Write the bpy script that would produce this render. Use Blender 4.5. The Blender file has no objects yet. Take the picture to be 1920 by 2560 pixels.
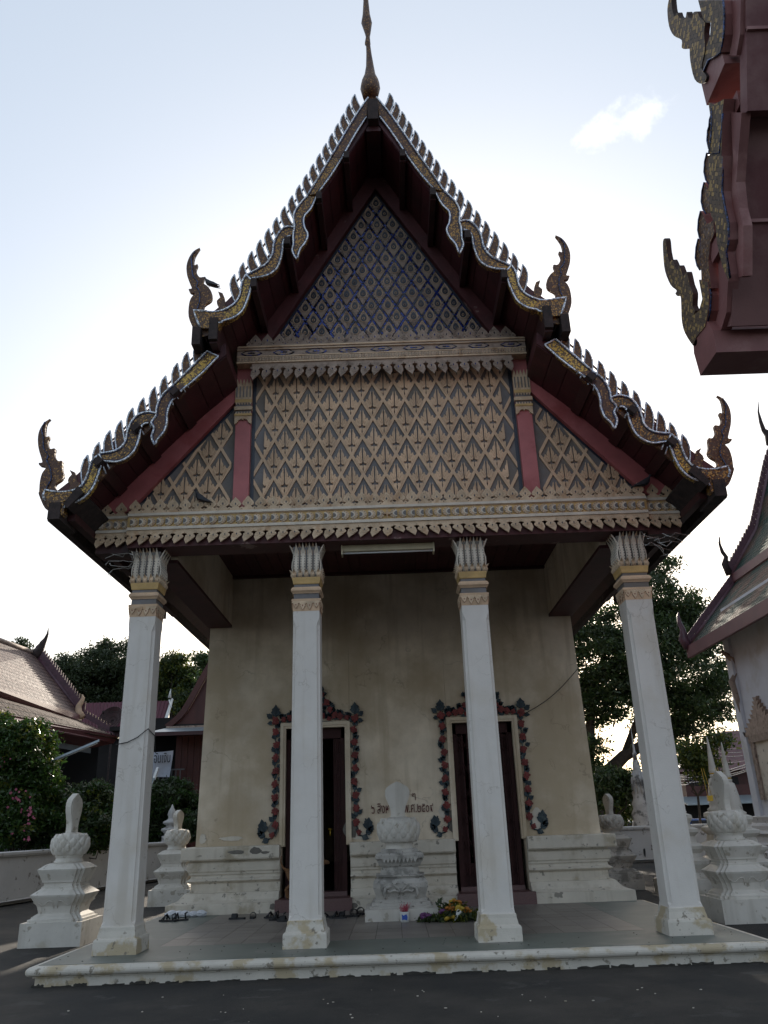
import bpy, bmesh, math, random
import numpy as np
from mathutils import Vector, Matrix, Euler
from mathutils.geometry import tessellate_polygon
random.seed(7); rng = np.random.default_rng(7)
R = math.radians
scene = bpy.context.scene
col = scene.collection

# ------------------------------------------------------------ camera
FPX, PITCH, ROLL, YAW = 2000.27, 0.3697, -0.03451, -0.000987   # focal length in pixels of a 1920 wide frame
CAM = Vector((-0.04, -12.9, 1.86))
def cam_axes():
    cy, sy, cp, sp = math.cos(YAW), math.sin(YAW), math.cos(PITCH), math.sin(PITCH)
    f = Vector((sy*cp, cy*cp, sp)); r = Vector((cy, -sy, 0)); u = r.cross(f)
    cr, sr = math.cos(ROLL), math.sin(ROLL)
    return cr*r+sr*u, -sr*r+cr*u, f
AR, AU, AF = cam_axes()
cd = bpy.data.cameras.new('camera'); cam = bpy.data.objects.new('camera', cd); col.objects.link(cam)
cam.matrix_world = Matrix(((AR.x, AU.x, -AF.x, CAM.x), (AR.y, AU.y, -AF.y, CAM.y), (AR.z, AU.z, -AF.z, CAM.z), (0, 0, 0, 1)))
cd.sensor_fit = 'HORIZONTAL'; cd.sensor_width = 36; cd.lens = 36*FPX/1920
cd.clip_start = .05; cd.clip_end = 3000
scene.camera = cam
def ray(px, py): return AF + AR*(px-960)/FPX - AU*(py-1280)/FPX
def atY(px, py, Y): d = ray(px, py); return CAM + d*((Y-CAM.y)/d.y)
def atX(px, py, X): d = ray(px, py); return CAM + d*((X-CAM.x)/d.x)
def atZ(px, py, Z): d = ray(px, py); return CAM + d*((Z-CAM.z)/d.z)

# ------------------------------------------------------------ sky and sun (low sun behind the hall)
SUN_AZ, SUN_EL = 4.0, 18.5       # azimuth from +Y, positive to +X
w = bpy.data.worlds.new('World'); scene.world = w; w.use_nodes = True
nt = w.node_tree; nt.nodes.clear()
sky = nt.nodes.new('ShaderNodeTexSky'); sky.sky_type = 'NISHITA'; sky.sun_disc = False
sky.sun_elevation = R(SUN_EL); sky.sun_rotation = R(SUN_AZ)
sky.air_density = 1.0; sky.dust_density = 3.0; sky.ozone_density = 2.0
bg = nt.nodes.new('ShaderNodeBackground'); bg.inputs['Strength'].default_value = 0.10
wo = nt.nodes.new('ShaderNodeOutputWorld')
tc = nt.nodes.new('ShaderNodeTexCoord')
# one small white cloud in the right of the sky
cdir = ray(1560, 305).normalized()
cxv = Vector((cdir.y, -cdir.x, 0)).normalized(); czv = cxv.cross(cdir)
def vdot(v, k):
    n = nt.nodes.new('ShaderNodeVectorMath'); n.operation = 'DOT_PRODUCT'; n.inputs[1].default_value = v*k
    nt.links.new(tc.outputs['Generated'], n.inputs[0]); return n.outputs['Value']
def wm(op, a, b=None):
    n = nt.nodes.new('ShaderNodeMath'); n.operation = op
    for i, x in enumerate((a, b)):
        if x is None: continue
        if isinstance(x, (int, float)): n.inputs[i].default_value = x
        else: nt.links.new(x, n.inputs[i])
    return n.outputs[0]
u_ = vdot(cxv, 1/.082); v_ = vdot(czv, 1/.034)
v_ = wm('SUBTRACT', v_, wm('MULTIPLY', u_, .15))
r2 = wm('ADD', wm('MULTIPLY', u_, u_), wm('MULTIPLY', v_, v_))
nz = nt.nodes.new('ShaderNodeTexNoise'); nz.inputs['Scale'].default_value = 26; nz.inputs['Detail'].default_value = 8
nz.inputs['Roughness'].default_value = .62
nt.links.new(tc.outputs['Generated'], nz.inputs['Vector'])
cl = wm('SUBTRACT', wm('ADD', wm('MULTIPLY', nz.outputs['Fac'], 3.0), -.95), r2)
gate = wm('GREATER_THAN', vdot(cdir, 1), 0.5)
mr = nt.nodes.new('ShaderNodeMapRange'); mr.interpolation_type = 'SMOOTHSTEP'
mr.inputs['From Min'].default_value = 0.0; mr.inputs['From Max'].default_value = 2.0
nt.links.new(cl, mr.inputs['Value'])
fac = wm('MULTIPLY', wm('MULTIPLY', mr.outputs[0], gate), .8)
mx = nt.nodes.new('ShaderNodeMix'); mx.data_type = 'RGBA'; mx.inputs['B'].default_value = (22, 22.5, 23, 1)
nt.links.new(fac, mx.inputs['Factor']); nt.links.new(sky.outputs[0], mx.inputs['A'])
tn = nt.nodes.new('ShaderNodeMix'); tn.data_type = 'RGBA'; tn.blend_type = 'MULTIPLY'; tn.inputs['Factor'].default_value = 1; tn.inputs['B'].default_value = (.52, .5, .48, 1)
hz = nt.nodes.new('ShaderNodeMix'); hz.data_type = 'RGBA'; hz.blend_type = 'ADD'; hz.inputs['Factor'].default_value = 1; hz.inputs['B'].default_value = (4.3, 5.05, 5.85, 1)   # even pale haze over the whole sky
nt.links.new(sky.outputs[0], hz.inputs['A']); nt.links.new(hz.outputs['Result'], mx.inputs['A'])
nt.links.new(mx.outputs['Result'], tn.inputs['A']); nt.links.new(tn.outputs['Result'], bg.inputs['Color']); nt.links.new(bg.outputs[0], wo.inputs['Surface'])
sd = bpy.data.lights.new('sun', 'SUN'); sun = bpy.data.objects.new('sun', sd); col.objects.link(sun)
sd.energy = 3.2; sd.angle = R(.55); sd.color = (1, .9, .76)
sdir = Vector((math.sin(R(SUN_AZ))*math.cos(R(SUN_EL)), math.cos(R(SUN_AZ))*math.cos(R(SUN_EL)), math.sin(R(SUN_EL))))
sun.rotation_euler = sdir.to_track_quat('Z', 'Y').to_euler(); sun.location = (0, 0, 40)
scene.view_settings.view_transform = 'Standard'; scene.view_settings.look = 'None'
scene.view_settings.exposure = 1.0; scene.view_settings.gamma = 1
scene.render.engine = 'CYCLES'

# ------------------------------------------------------------ materials
M = {}
def nmat(name, base, rough=.75, var=.12, vscale=3.0, bump=.15, bscale=40, stain=None, stain_scale=1.3, stain_lo=.52, stain_hi=.68,
         metal=0.0, spec=.5, crack=None, crack_scale=2.0, streak=0.0, stain2=None, drip=None):
    m = bpy.data.materials.new(name); m.use_nodes = True; t = m.node_tree; b = t.nodes['Principled BSDF']
    L = t.links.new; N = t.nodes.new
    co = N('ShaderNodeNewGeometry').outputs['Position']
    n1 = N('ShaderNodeTexNoise'); n1.inputs['Scale'].default_value = vscale; n1.inputs['Detail'].default_value = 6; n1.inputs['Roughness'].default_value = .65
    if streak:
        mp = N('ShaderNodeMapping'); mp.inputs['Scale'].default_value = (1, 1, streak); L(co, mp.inputs['Vector']); L(mp.outputs[0], n1.inputs['Vector'])
    else: L(co, n1.inputs['Vector'])
    rp = N('ShaderNodeMapRange'); rp.inputs['From Min'].default_value = .3; rp.inputs['From Max'].default_value = .7
    rp.inputs['To Min'].default_value = 1-var*1.6; rp.inputs['To Max'].default_value = 1+var
    L(n1.outputs['Fac'], rp.inputs['Value'])
    mul = N('ShaderNodeMix'); mul.data_type = 'RGBA'; mul.blend_type = 'MULTIPLY'; mul.inputs['Factor'].default_value = 1
    mul.inputs['A'].default_value = (*base, 1); L(rp.outputs[0], mul.inputs['B'])
    out = mul.outputs['Result']
    def over(fac, colr, out, k=1.0):
        mxn = N('ShaderNodeMix'); mxn.data_type = 'RGBA'; mxn.inputs['B'].default_value = (*colr, 1)
        if k != 1:
            mm = N('ShaderNodeMath'); mm.operation = 'MULTIPLY'; mm.inputs[1].default_value = k; L(fac, mm.inputs[0]); fac = mm.outputs[0]
        L(fac, mxn.inputs['Factor']); L(out, mxn.inputs['A']); return mxn.outputs['Result']
    for st, sc, lo, hi, sd_ in ((stain, stain_scale, stain_lo, stain_hi, 3.1), (stain2, stain_scale*3.7, .60, .66, 11.7)):
        if st is None: continue
        n2 = N('ShaderNodeTexNoise'); n2.inputs['Scale'].default_value = sc; n2.inputs['Detail'].default_value = 7; n2.inputs['Roughness'].default_value = .6
        ad = N('ShaderNodeVectorMath'); ad.inputs[1].default_value = (sd_, sd_*2, sd_); L(co, ad.inputs[0]); L(ad.outputs[0], n2.inputs['Vector'])
        r2_ = N('ShaderNodeMapRange'); r2_.interpolation_type = 'SMOOTHSTEP'; r2_.inputs['From Min'].default_value = lo; r2_.inputs['From Max'].default_value = hi
        L(n2.outputs['Fac'], r2_.inputs['Value']); out = over(r2_.outputs[0], st, out, .85)
    if drip:
        mp2 = N('ShaderNodeMapping'); mp2.inputs['Scale'].default_value = (3.2, 3.2, .22); L(co, mp2.inputs['Vector'])
        n5 = N('ShaderNodeTexNoise'); n5.inputs['Scale'].default_value = 1.6; n5.inputs['Detail'].default_value = 6; L(mp2.outputs[0], n5.inputs['Vector'])
        r5 = N('ShaderNodeMapRange'); r5.interpolation_type = 'SMOOTHSTEP'; r5.inputs['From Min'].default_value = .5; r5.inputs['From Max'].default_value = .72; L(n5.outputs['Fac'], r5.inputs['Value'])
        out = over(r5.outputs[0], drip, out, .55)
    if crack:
        v = N('ShaderNodeTexVoronoi'); v.feature = 'DISTANCE_TO_EDGE'; v.inputs['Scale'].default_value = crack_scale
        n3 = N('ShaderNodeTexNoise'); n3.inputs['Scale'].default_value = 2.6; n3.inputs['Detail'].default_value = 6; L(co, n3.inputs['Vector'])
        va = N('ShaderNodeVectorMath'); va.operation = 'MULTIPLY_ADD'; va.inputs[1].default_value = (1.1, 1.1, 1.1); L(n3.outputs['Color'], va.inputs[0]); L(co, va.inputs[2])
        L(va.outputs[0], v.inputs['Vector'])
        r3 = N('ShaderNodeMapRange'); r3.inputs['From Min'].default_value = 0; r3.inputs['From Max'].default_value = .012; r3.inputs['To Min'].default_value = .5; r3.inputs['To Max'].default_value = 0
        L(v.outputs['Distance'], r3.inputs['Value'])
        n4 = N('ShaderNodeTexNoise'); n4.inputs['Scale'].default_value = 1.7; L(co, n4.inputs['Vector'])
        r4 = N('ShaderNodeMapRange'); r4.inputs['From Min'].default_value = .46; r4.inputs['From Max'].default_value = .6; L(n4.outputs['Fac'], r4.inputs['Value'])
        mm = N('ShaderNodeMath'); mm.operation = 'MULTIPLY'; L(r3.outputs[0], mm.inputs[0]); L(r4.outputs[0], mm.inputs[1])
        out = over(mm.outputs[0], crack, out)
    if name.startswith('stucco') or name in ('floor_tile_mat', 'maroon_soffit', 'rose_red', 'leaf_blue'):   # each separately made piece has its own tone
        oi = N('ShaderNodeObjectInfo'); ro = N('ShaderNodeMapRange'); ro.inputs['To Min'].default_value = .84; ro.inputs['To Max'].default_value = 1.1; L(oi.outputs['Random'], ro.inputs['Value'])
        mo = N('ShaderNodeMix'); mo.data_type = 'RGBA'; mo.blend_type = 'MULTIPLY'; mo.inputs['Factor'].default_value = 1; L(out, mo.inputs['A']); L(ro.outputs[0], mo.inputs['B']); out = mo.outputs['Result']
    L(out, b.inputs['Base Color'])
    b.inputs['Roughness'].default_value = rough; b.inputs['Metallic'].default_value = metal; b.inputs['Specular IOR Level'].default_value = spec
    if bump:
        nb = N('ShaderNodeTexNoise'); nb.inputs['Scale'].default_value = bscale; nb.inputs['Detail'].default_value = 5; L(co, nb.inputs['Vector'])
        bp = N('ShaderNodeBump'); bp.inputs['Strength'].default_value = bump; bp.inputs['Distance'].default_value = .02
        L(nb.outputs['Fac'], bp.inputs['Height']); L(bp.outputs[0], b.inputs['Normal'])
    M[name] = m; return m
def mosaic(name, dark, gold, thr=.72, scale=26, rough=.3, metal=.35, axes=(1, 1, 1), pert=.45, rot=(0, .785, 0)):
    m = bpy.data.materials.new(name); m.use_nodes = True; t = m.node_tree; b = t.nodes['Principled BSDF']; L = t.links.new; N = t.nodes.new
    co = N('ShaderNodeNewGeometry').outputs['Position']
    mp = N('ShaderNodeMapping'); mp.inputs['Rotation'].default_value = rot; mp.inputs['Scale'].default_value = axes; L(co, mp.inputs['Vector'])
    v = N('ShaderNodeTexVoronoi'); v.distance = 'CHEBYCHEV'; v.inputs['Scale'].default_value = scale; v.inputs['Randomness'].default_value = .35; L(mp.outputs[0], v.inputs['Vector'])
    sp = N('ShaderNodeSeparateColor'); L(v.outputs['Color'], sp.inputs[0])
    rm = N('ShaderNodeMapRange'); rm.inputs['From Min'].default_value = thr-.06; rm.inputs['From Max'].default_value = thr+.12; L(sp.outputs[0], rm.inputs['Value'])
    mxn = N('ShaderNodeMix'); mxn.data_type = 'RGBA'; mxn.inputs['A'].default_value = (*dark, 1); mxn.inputs['B'].default_value = (*gold, 1); L(rm.outputs[0], mxn.inputs['Factor'])
    de = N('ShaderNodeMapRange'); de.inputs['From Min'].default_value = .40; de.inputs['From Max'].default_value = .5; de.inputs['To Min'].default_value = 1; de.inputs['To Max'].default_value = .3; L(v.outputs['Distance'], de.inputs['Value'])
    ml = N('ShaderNodeMix'); ml.data_type = 'RGBA'; ml.blend_type = 'MULTIPLY'; ml.inputs['Factor'].default_value = 1
    L(mxn.outputs['Result'], ml.inputs['A']); L(de.outputs[0], ml.inputs['B']); L(ml.outputs['Result'], b.inputs['Base Color'])
    b.inputs['Roughness'].default_value = rough; b.inputs['Metallic'].default_value = metal
    g = N('ShaderNodeNewGeometry'); sb = N('ShaderNodeVectorMath'); sb.operation = 'SUBTRACT'; sb.inputs[1].default_value = (.5, .5, .5); L(v.outputs['Color'], sb.inputs[0])
    sc = N('ShaderNodeVectorMath'); sc.operation = 'SCALE'; sc.inputs['Scale'].default_value = pert; L(sb.outputs[0], sc.inputs[0])
    ad = N('ShaderNodeVectorMath'); L(g.outputs['Normal'], ad.inputs[0]); L(sc.outputs[0], ad.inputs[1])
    no = N('ShaderNodeVectorMath'); no.operation = 'NORMALIZE'; L(ad.outputs[0], no.inputs[0]); L(no.outputs[0], b.inputs['Normal'])
    M[name] = m; return m
def rooftile(name, c1, c2, tw=.16, th=.2, rough=.35, patch=None, along='y'):
    m = bpy.data.materials.new(name); m.use_nodes = True; t = m.node_tree; b = t.nodes['Principled BSDF']; L = t.links.new; N = t.nodes.new
    g = N('ShaderNodeNewGeometry'); s = N('ShaderNodeSeparateXYZ'); L(g.outputs['Position'], s.inputs[0])
    c = N('ShaderNodeCombineXYZ'); L(s.outputs['Y' if along == 'y' else 'X'], c.inputs[0]); L(s.outputs['Z'], c.inputs[1])
    br = N('ShaderNodeTexBrick'); br.inputs['Scale'].default_value = 1; br.inputs['Brick Width'].default_value = tw; br.inputs['Row Height'].default_value = th*.75
    br.inputs['Mortar Size'].default_value = .03; br.inputs['Mortar Smooth'].default_value = .6; br.inputs['Bias'].default_value = 0
    br.inputs['Color1'].default_value = (*c1, 1); br.inputs['Color2'].default_value = (*c2, 1); br.inputs['Mortar'].default_value = (c1[0]*.25, c1[1]*.25, c1[2]*.25, 1)
    L(c.outputs[0], br.inputs['Vector']); out = br.outputs['Color']
    n = N('ShaderNodeTexNoise'); n.inputs['Scale'].default_value = .55; n.inputs['Detail'].default_value = 6; L(g.outputs['Position'], n.inputs['Vector'])
    if patch:
        r_ = N('ShaderNodeMapRange'); r_.inputs['From Min'].default_value = .46; r_.inputs['From Max'].default_value = .58; L(n.outputs['Fac'], r_.inputs['Value'])
        mxn = N('ShaderNodeMix'); mxn.data_type = 'RGBA'; mxn.inputs['B'].default_value = (*patch, 1); L(r_.outputs[0], mxn.inputs['Factor']); L(out, mxn.inputs['A']); out = mxn.outputs['Result']
    L(out, b.inputs['Base Color']); b.inputs['Roughness'].default_value = rough; b.inputs['Specular IOR Level'].default_value = .3
    n2 = N('ShaderNodeTexNoise'); n2.inputs['Scale'].default_value = 5; n2.inputs['Detail'].default_value = 4; L(g.outputs['Position'], n2.inputs['Vector'])
    ad = N('ShaderNodeMath'); ad.operation = 'MULTIPLY_ADD'; ad.inputs[1].default_value = .6; L(n2.outputs['Fac'], ad.inputs[0])
    inv = N('ShaderNodeMath'); inv.operation = 'SUBTRACT'; inv.inputs[0].default_value = 1; L(br.outputs['Fac'], inv.inputs[1]); L(inv.outputs[0], ad.inputs[2])
    bp = N('ShaderNodeBump'); bp.inputs['Strength'].default_value = 1; bp.inputs['Distance'].default_value = .06; L(ad.outputs[0], bp.inputs['Height']); L(bp.outputs[0], b.inputs['Normal'])
    M[name] = m; return m
def leafmat(name, c1, c2, trans=.35, rough=.45):
    m = bpy.data.materials.new(name); m.use_nodes = True; t = m.node_tree; b = t.nodes['Principled BSDF']; L = t.links.new; N = t.nodes.new
    g = N('ShaderNodeNewGeometry'); r_ = N('ShaderNodeMix'); r_.data_type = 'RGBA'; r_.inputs['A'].default_value = (*c1, 1); r_.inputs['B'].default_value = (*c2, 1)
    L(g.outputs['Random Per Island'], r_.inputs['Factor']); L(r_.outputs['Result'], b.inputs['Base Color']); b.inputs['Roughness'].default_value = rough
    tr = N('ShaderNodeBsdfTranslucent'); L(r_.outputs['Result'], tr.inputs['Color']); ms = N('ShaderNodeMixShader'); ms.inputs[0].default_value = trans
    L(b.outputs[0], ms.inputs[1]); L(tr.outputs[0], ms.inputs[2]); L(ms.outputs[0], t.nodes['Material Output'].inputs['Surface'])
    M[name] = m; return m
nmat('white_paint', (.66, .61, .56), .7, .05, 1.5, .12, 60, stain=(.58, .51, .43), stain_scale=1.1, stain_lo=.5, stain_hi=.74, crack=(.28, .22, .17), crack_scale=1.3, drip=(.5, .44, .37))
nmat('worn_white', (.58, .53, .46), .8, .08, 2, .2, 50, stain=(.42, .33, .2), stain_scale=2.6, stain_lo=.5, stain_hi=.6, stain2=(.2, .17, .13))
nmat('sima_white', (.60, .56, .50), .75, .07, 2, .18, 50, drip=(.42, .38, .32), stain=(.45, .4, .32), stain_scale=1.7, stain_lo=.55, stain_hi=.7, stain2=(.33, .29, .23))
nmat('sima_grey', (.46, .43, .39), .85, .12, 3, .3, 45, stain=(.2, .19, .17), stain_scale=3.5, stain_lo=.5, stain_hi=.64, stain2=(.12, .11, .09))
nmat('cream_wall', (.72, .61, .47), .85, .13, .9, .1, 30, stain=(.44, .34, .22), stain_scale=.55, stain_lo=.4, stain_hi=.66, crack=(.25, .19, .13), crack_scale=.55, drip=(.42, .33, .22))
nmat('base_plaster', (.60, .54, .45), .85, .08, 1.6, .2, 40, drip=(.4, .34, .26), stain=(.35, .29, .2), stain_scale=1.8, stain_lo=.52, stain_hi=.68, stain2=(.2, .18, .15))
nmat('bare_cement', (.16, .145, .125), .9, .2, 6, .4, 40)
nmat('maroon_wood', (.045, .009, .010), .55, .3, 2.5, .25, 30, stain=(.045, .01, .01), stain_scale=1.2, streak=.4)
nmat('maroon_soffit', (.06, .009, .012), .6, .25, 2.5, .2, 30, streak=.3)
nmat('peeled_maroon', (.085, .018, .02), .6, .2, 3, .2, 40, stain=(.3, .2, .18), stain_scale=2.2, stain_lo=.62, stain_hi=.68)
nmat('old_wood', (.035, .022, .02), .85, .4, 8, .4, 60)
nmat('red_pink_paint', (.42, .12, .12), .5, .12, 2, .12, 40, stain=(.30, .06, .06), stain_scale=1.1)
nmat('stucco_tan', (.64, .44, .285), .75, .12, 5, .35, 60, stain=(.55, .39, .27), stain_scale=2.5)
nmat('stucco_pale', (.62, .46, .31), .75, .14, 6, .5, 60, stain=(.45, .28, .16), stain_scale=5)
nmat('stucco_old', (.36, .275, .22), .8, .18, 7, .5, 70, stain=(.14, .1, .08), stain_scale=5)
nmat('stucco_white', (.66, .58, .48), .7, .1, 6, .3, 60)
nmat('stucco_yellow', (.58, .38, .15), .6, .14, 4, .2, 60)
nmat('relief_ground', (.17, .16, .16), .7, .2, 1.6, .15, 30, stain=(.16, .135, .11), stain_scale=.9, stain_lo=.45, stain_hi=.62)
nmat('dark_blue_ground', (.018, .024, .04), .4, .3, 4, .1, 30)
nmat('red_outline', (.22, .05, .05), .7, .2, 5, .1, 30)
mosaic('blue_glass', (.006, .008, .02), (.012, .035, .24), .52, 30, .2, .2)
mosaic('gold_mosaic', (.10, .048, .02), (.46, .24, .045), .62, 46, .4, .1)
mosaic('near_mosaic', (.11, .07, .042), (.38, .24, .08), .72, 26, .65, 0, pert=.12, rot=(.785, 0, 0))
mosaic('bright_gold_mosaic', (.15, .08, .025), (.62, .38, .06), .45, 42, .35, .1)
mosaic('brown_mosaic', (.10, .042, .02), (.36, .18, .045), .84, 44, .5, .1, pert=.25)
mosaic('mirror_trim', (.68, .74, .9), (.93, .95, .98), .3, 40, .3, .3, pert=.8)
mosaic('blue_trim', (.03, .03, .06), (.05, .08, .22), .5, 45, .25, .2)
nmat('asphalt', (.042, .035, .028), .93, .4, .8, .6, 90, stain=(.016, .0145, .013), stain_scale=.5, stain_lo=.42, stain_hi=.62, crack=(.015, .015, .015), crack_scale=.25, stain2=(.055, .05, .043))
nmat('green_floor', (.14, .152, .13), .5, .12, 1.5, .05, 30, stain=(.2, .19, .17), stain_scale=1.4)
nmat('floor_tile_mat', (.19, .165, .145), .4, .12, 1.3, .15, 90, stain=(.17, .15, .14), stain_scale=.8, streak=1)
nmat('grout', (.06, .055, .05), .9)
nmat('granite_pink', (.13, .065, .062), .45, .35, 90, 0, 30)
nmat('black_inside', (.004, .003, .003), .9, 0, 1, 0)
nmat('gate_red', (.035, .007, .006), .8, .2, 3, .1, 30)
nmat('rose_red', (.20, .035, .03), .7, .25, 9, .2, 60)
nmat('leaf_blue', (.028, .045, .055), .7, .3, 9, .3, 60, stain=(.07, .09, .09), stain_scale=9)
nmat('letter_red', (.10, .018, .02), .8, .2, 12, 0)
nmat('black_rubber', (.008, .008, .010), .5, .1, 9, .05, 60)
nmat('dog_fur', (.16, .075, .03), .9, .25, 12, .4, 120)
nmat('pigeon_grey', (.05, .05, .06), .7, .35, 14, .1, 60)
nmat('plastic_white', (.62, .63, .66), .4, .08, 5, .2, 14)
nmat('lamp_metal', (.55, .48, .32), .5, .1, 4, 0)
nmat('tube_glass', (.6, .6, .6), .25, .02, 2, 0)
nmat('steel_grey', (.28, .32, .34), .4, .1, 4, .05, 40, metal=.4)
nmat('wire_black', (.02, .02, .02), .6, 0, 1, 0)
nmat('wire_shiny', (.5, .48, .46), .18, 0, 1, 0, metal=.7)
nmat('cool_white', (.60, .61, .65), .75, .05, 1.5, .1, 50, stain=(.5, .49, .48), stain_scale=.8)
nmat('wall_white', (.52, .50, .48), .8, .08, .8, .12, 40, stain=(.42, .38, .33), stain_scale=1.1, stain_lo=.56, stain_hi=.74, stain2=(.15, .13, .11))
nmat('stupa_grey', (.36, .36, .36), .8, .2, 2, .4, 40, stain=(.05, .05, .05), stain_scale=1.8, stain_lo=.5, stain_hi=.6)
nmat('gold_paint', (.6, .38, .04), .35, .1, 4, 0, metal=.4)
nmat('near_maroon', (.22, .085, .08), .6, .15, 1.5, .12, 40, stain=(.30, .15, .14), stain_scale=1.2, stain_lo=.52, stain_hi=.64)
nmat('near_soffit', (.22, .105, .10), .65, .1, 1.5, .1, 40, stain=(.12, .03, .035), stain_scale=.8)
nmat('fascia_pink', (.15, .055, .058), .5, .12, 1, .1, 30)
nmat('trim_violet', (.095, .04, .055), .45, .25, 4, .2, 30)
nmat('metal_roof_red', (.09, .014, .028), .8, .1, 1, 0)
nmat('brown_wood', (.07, .018, .014), .6, .2, 2, .2, 30, streak=.3)
nmat('brown_roof', (.13, .06, .06), .6, .2, 2, .3, 12)
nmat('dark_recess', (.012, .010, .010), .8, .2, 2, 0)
nmat('rail_blue', (.06, .09, .16), .5, .1, 2, 0)
nmat('rail_grey', (.12, .13, .14), .6, .1, 2, 0)
nmat('banner_cloth', (.42, .44, .5), .8, .08, 2, .1, 8)
nmat('bark', (.04, .03, .022), .95, .3, 4, .8, 14)
nmat('car_blue', (.03, .07, .2), .25, 0, 1, 0)
nmat('car_white', (.6, .6, .62), .25, 0, 1, 0)
nmat('car_glass', (.02, .02, .025), .1, 0, 1, 0)
nmat('yellow_cloth', (.7, .4, .02), .6, .1, 2, 0)
nmat('incense_blue', (.02, .07, .35), .3, .1, 2, 0)
nmat('incense_pink', (.35, .03, .06), .7, .1, 20, 0)
nmat('petal_orange', (.36, .13, .015), .6, .1, 20, 0)
nmat('petal_yellow', (.42, .28, .03), .6, .1, 20, 0)
nmat('petal_purple', (.13, .04, .13), .6, .1, 20, 0)
nmat('petal_pink', (.42, .10, .17), .5, .1, 20, 0)
nmat('paper_white', (.65, .65, .63), .7, .05, 20, 0)
nmat('mildew', (.05, .045, .038), .95, .3, 8, .3, 60)
nmat('grass_dry', (.05, .055, .02), .8, .2, 8, 0)
rooftile('tiles_orange', (.19, .115, .095), (.11, .065, .055), .24, .30, .6)
rooftile('tiles_brown', (.10, .05, .034), (.07, .035, .025), .24, .3, .8)
rooftile('tiles_green', (.010, .035, .024), (.016, .045, .03), .22, .24, .75, patch=(.09, .045, .028))
rooftile('tiles_hall', (.25, .11, .06), (.2, .08, .05), .2, .22, .35)
leafmat('foliage_dark', (.03, .048, .02), (.065, .085, .035), .35)
leafmat('foliage_right', (.022, .045, .012), (.055, .09, .022), .4)
leafmat('foliage_yellow', (.07, .10, .015), (.14, .15, .02), .5)
leafmat('foliage_bush', (.022, .055, .012), (.05, .10, .018), .35, .35)

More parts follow.
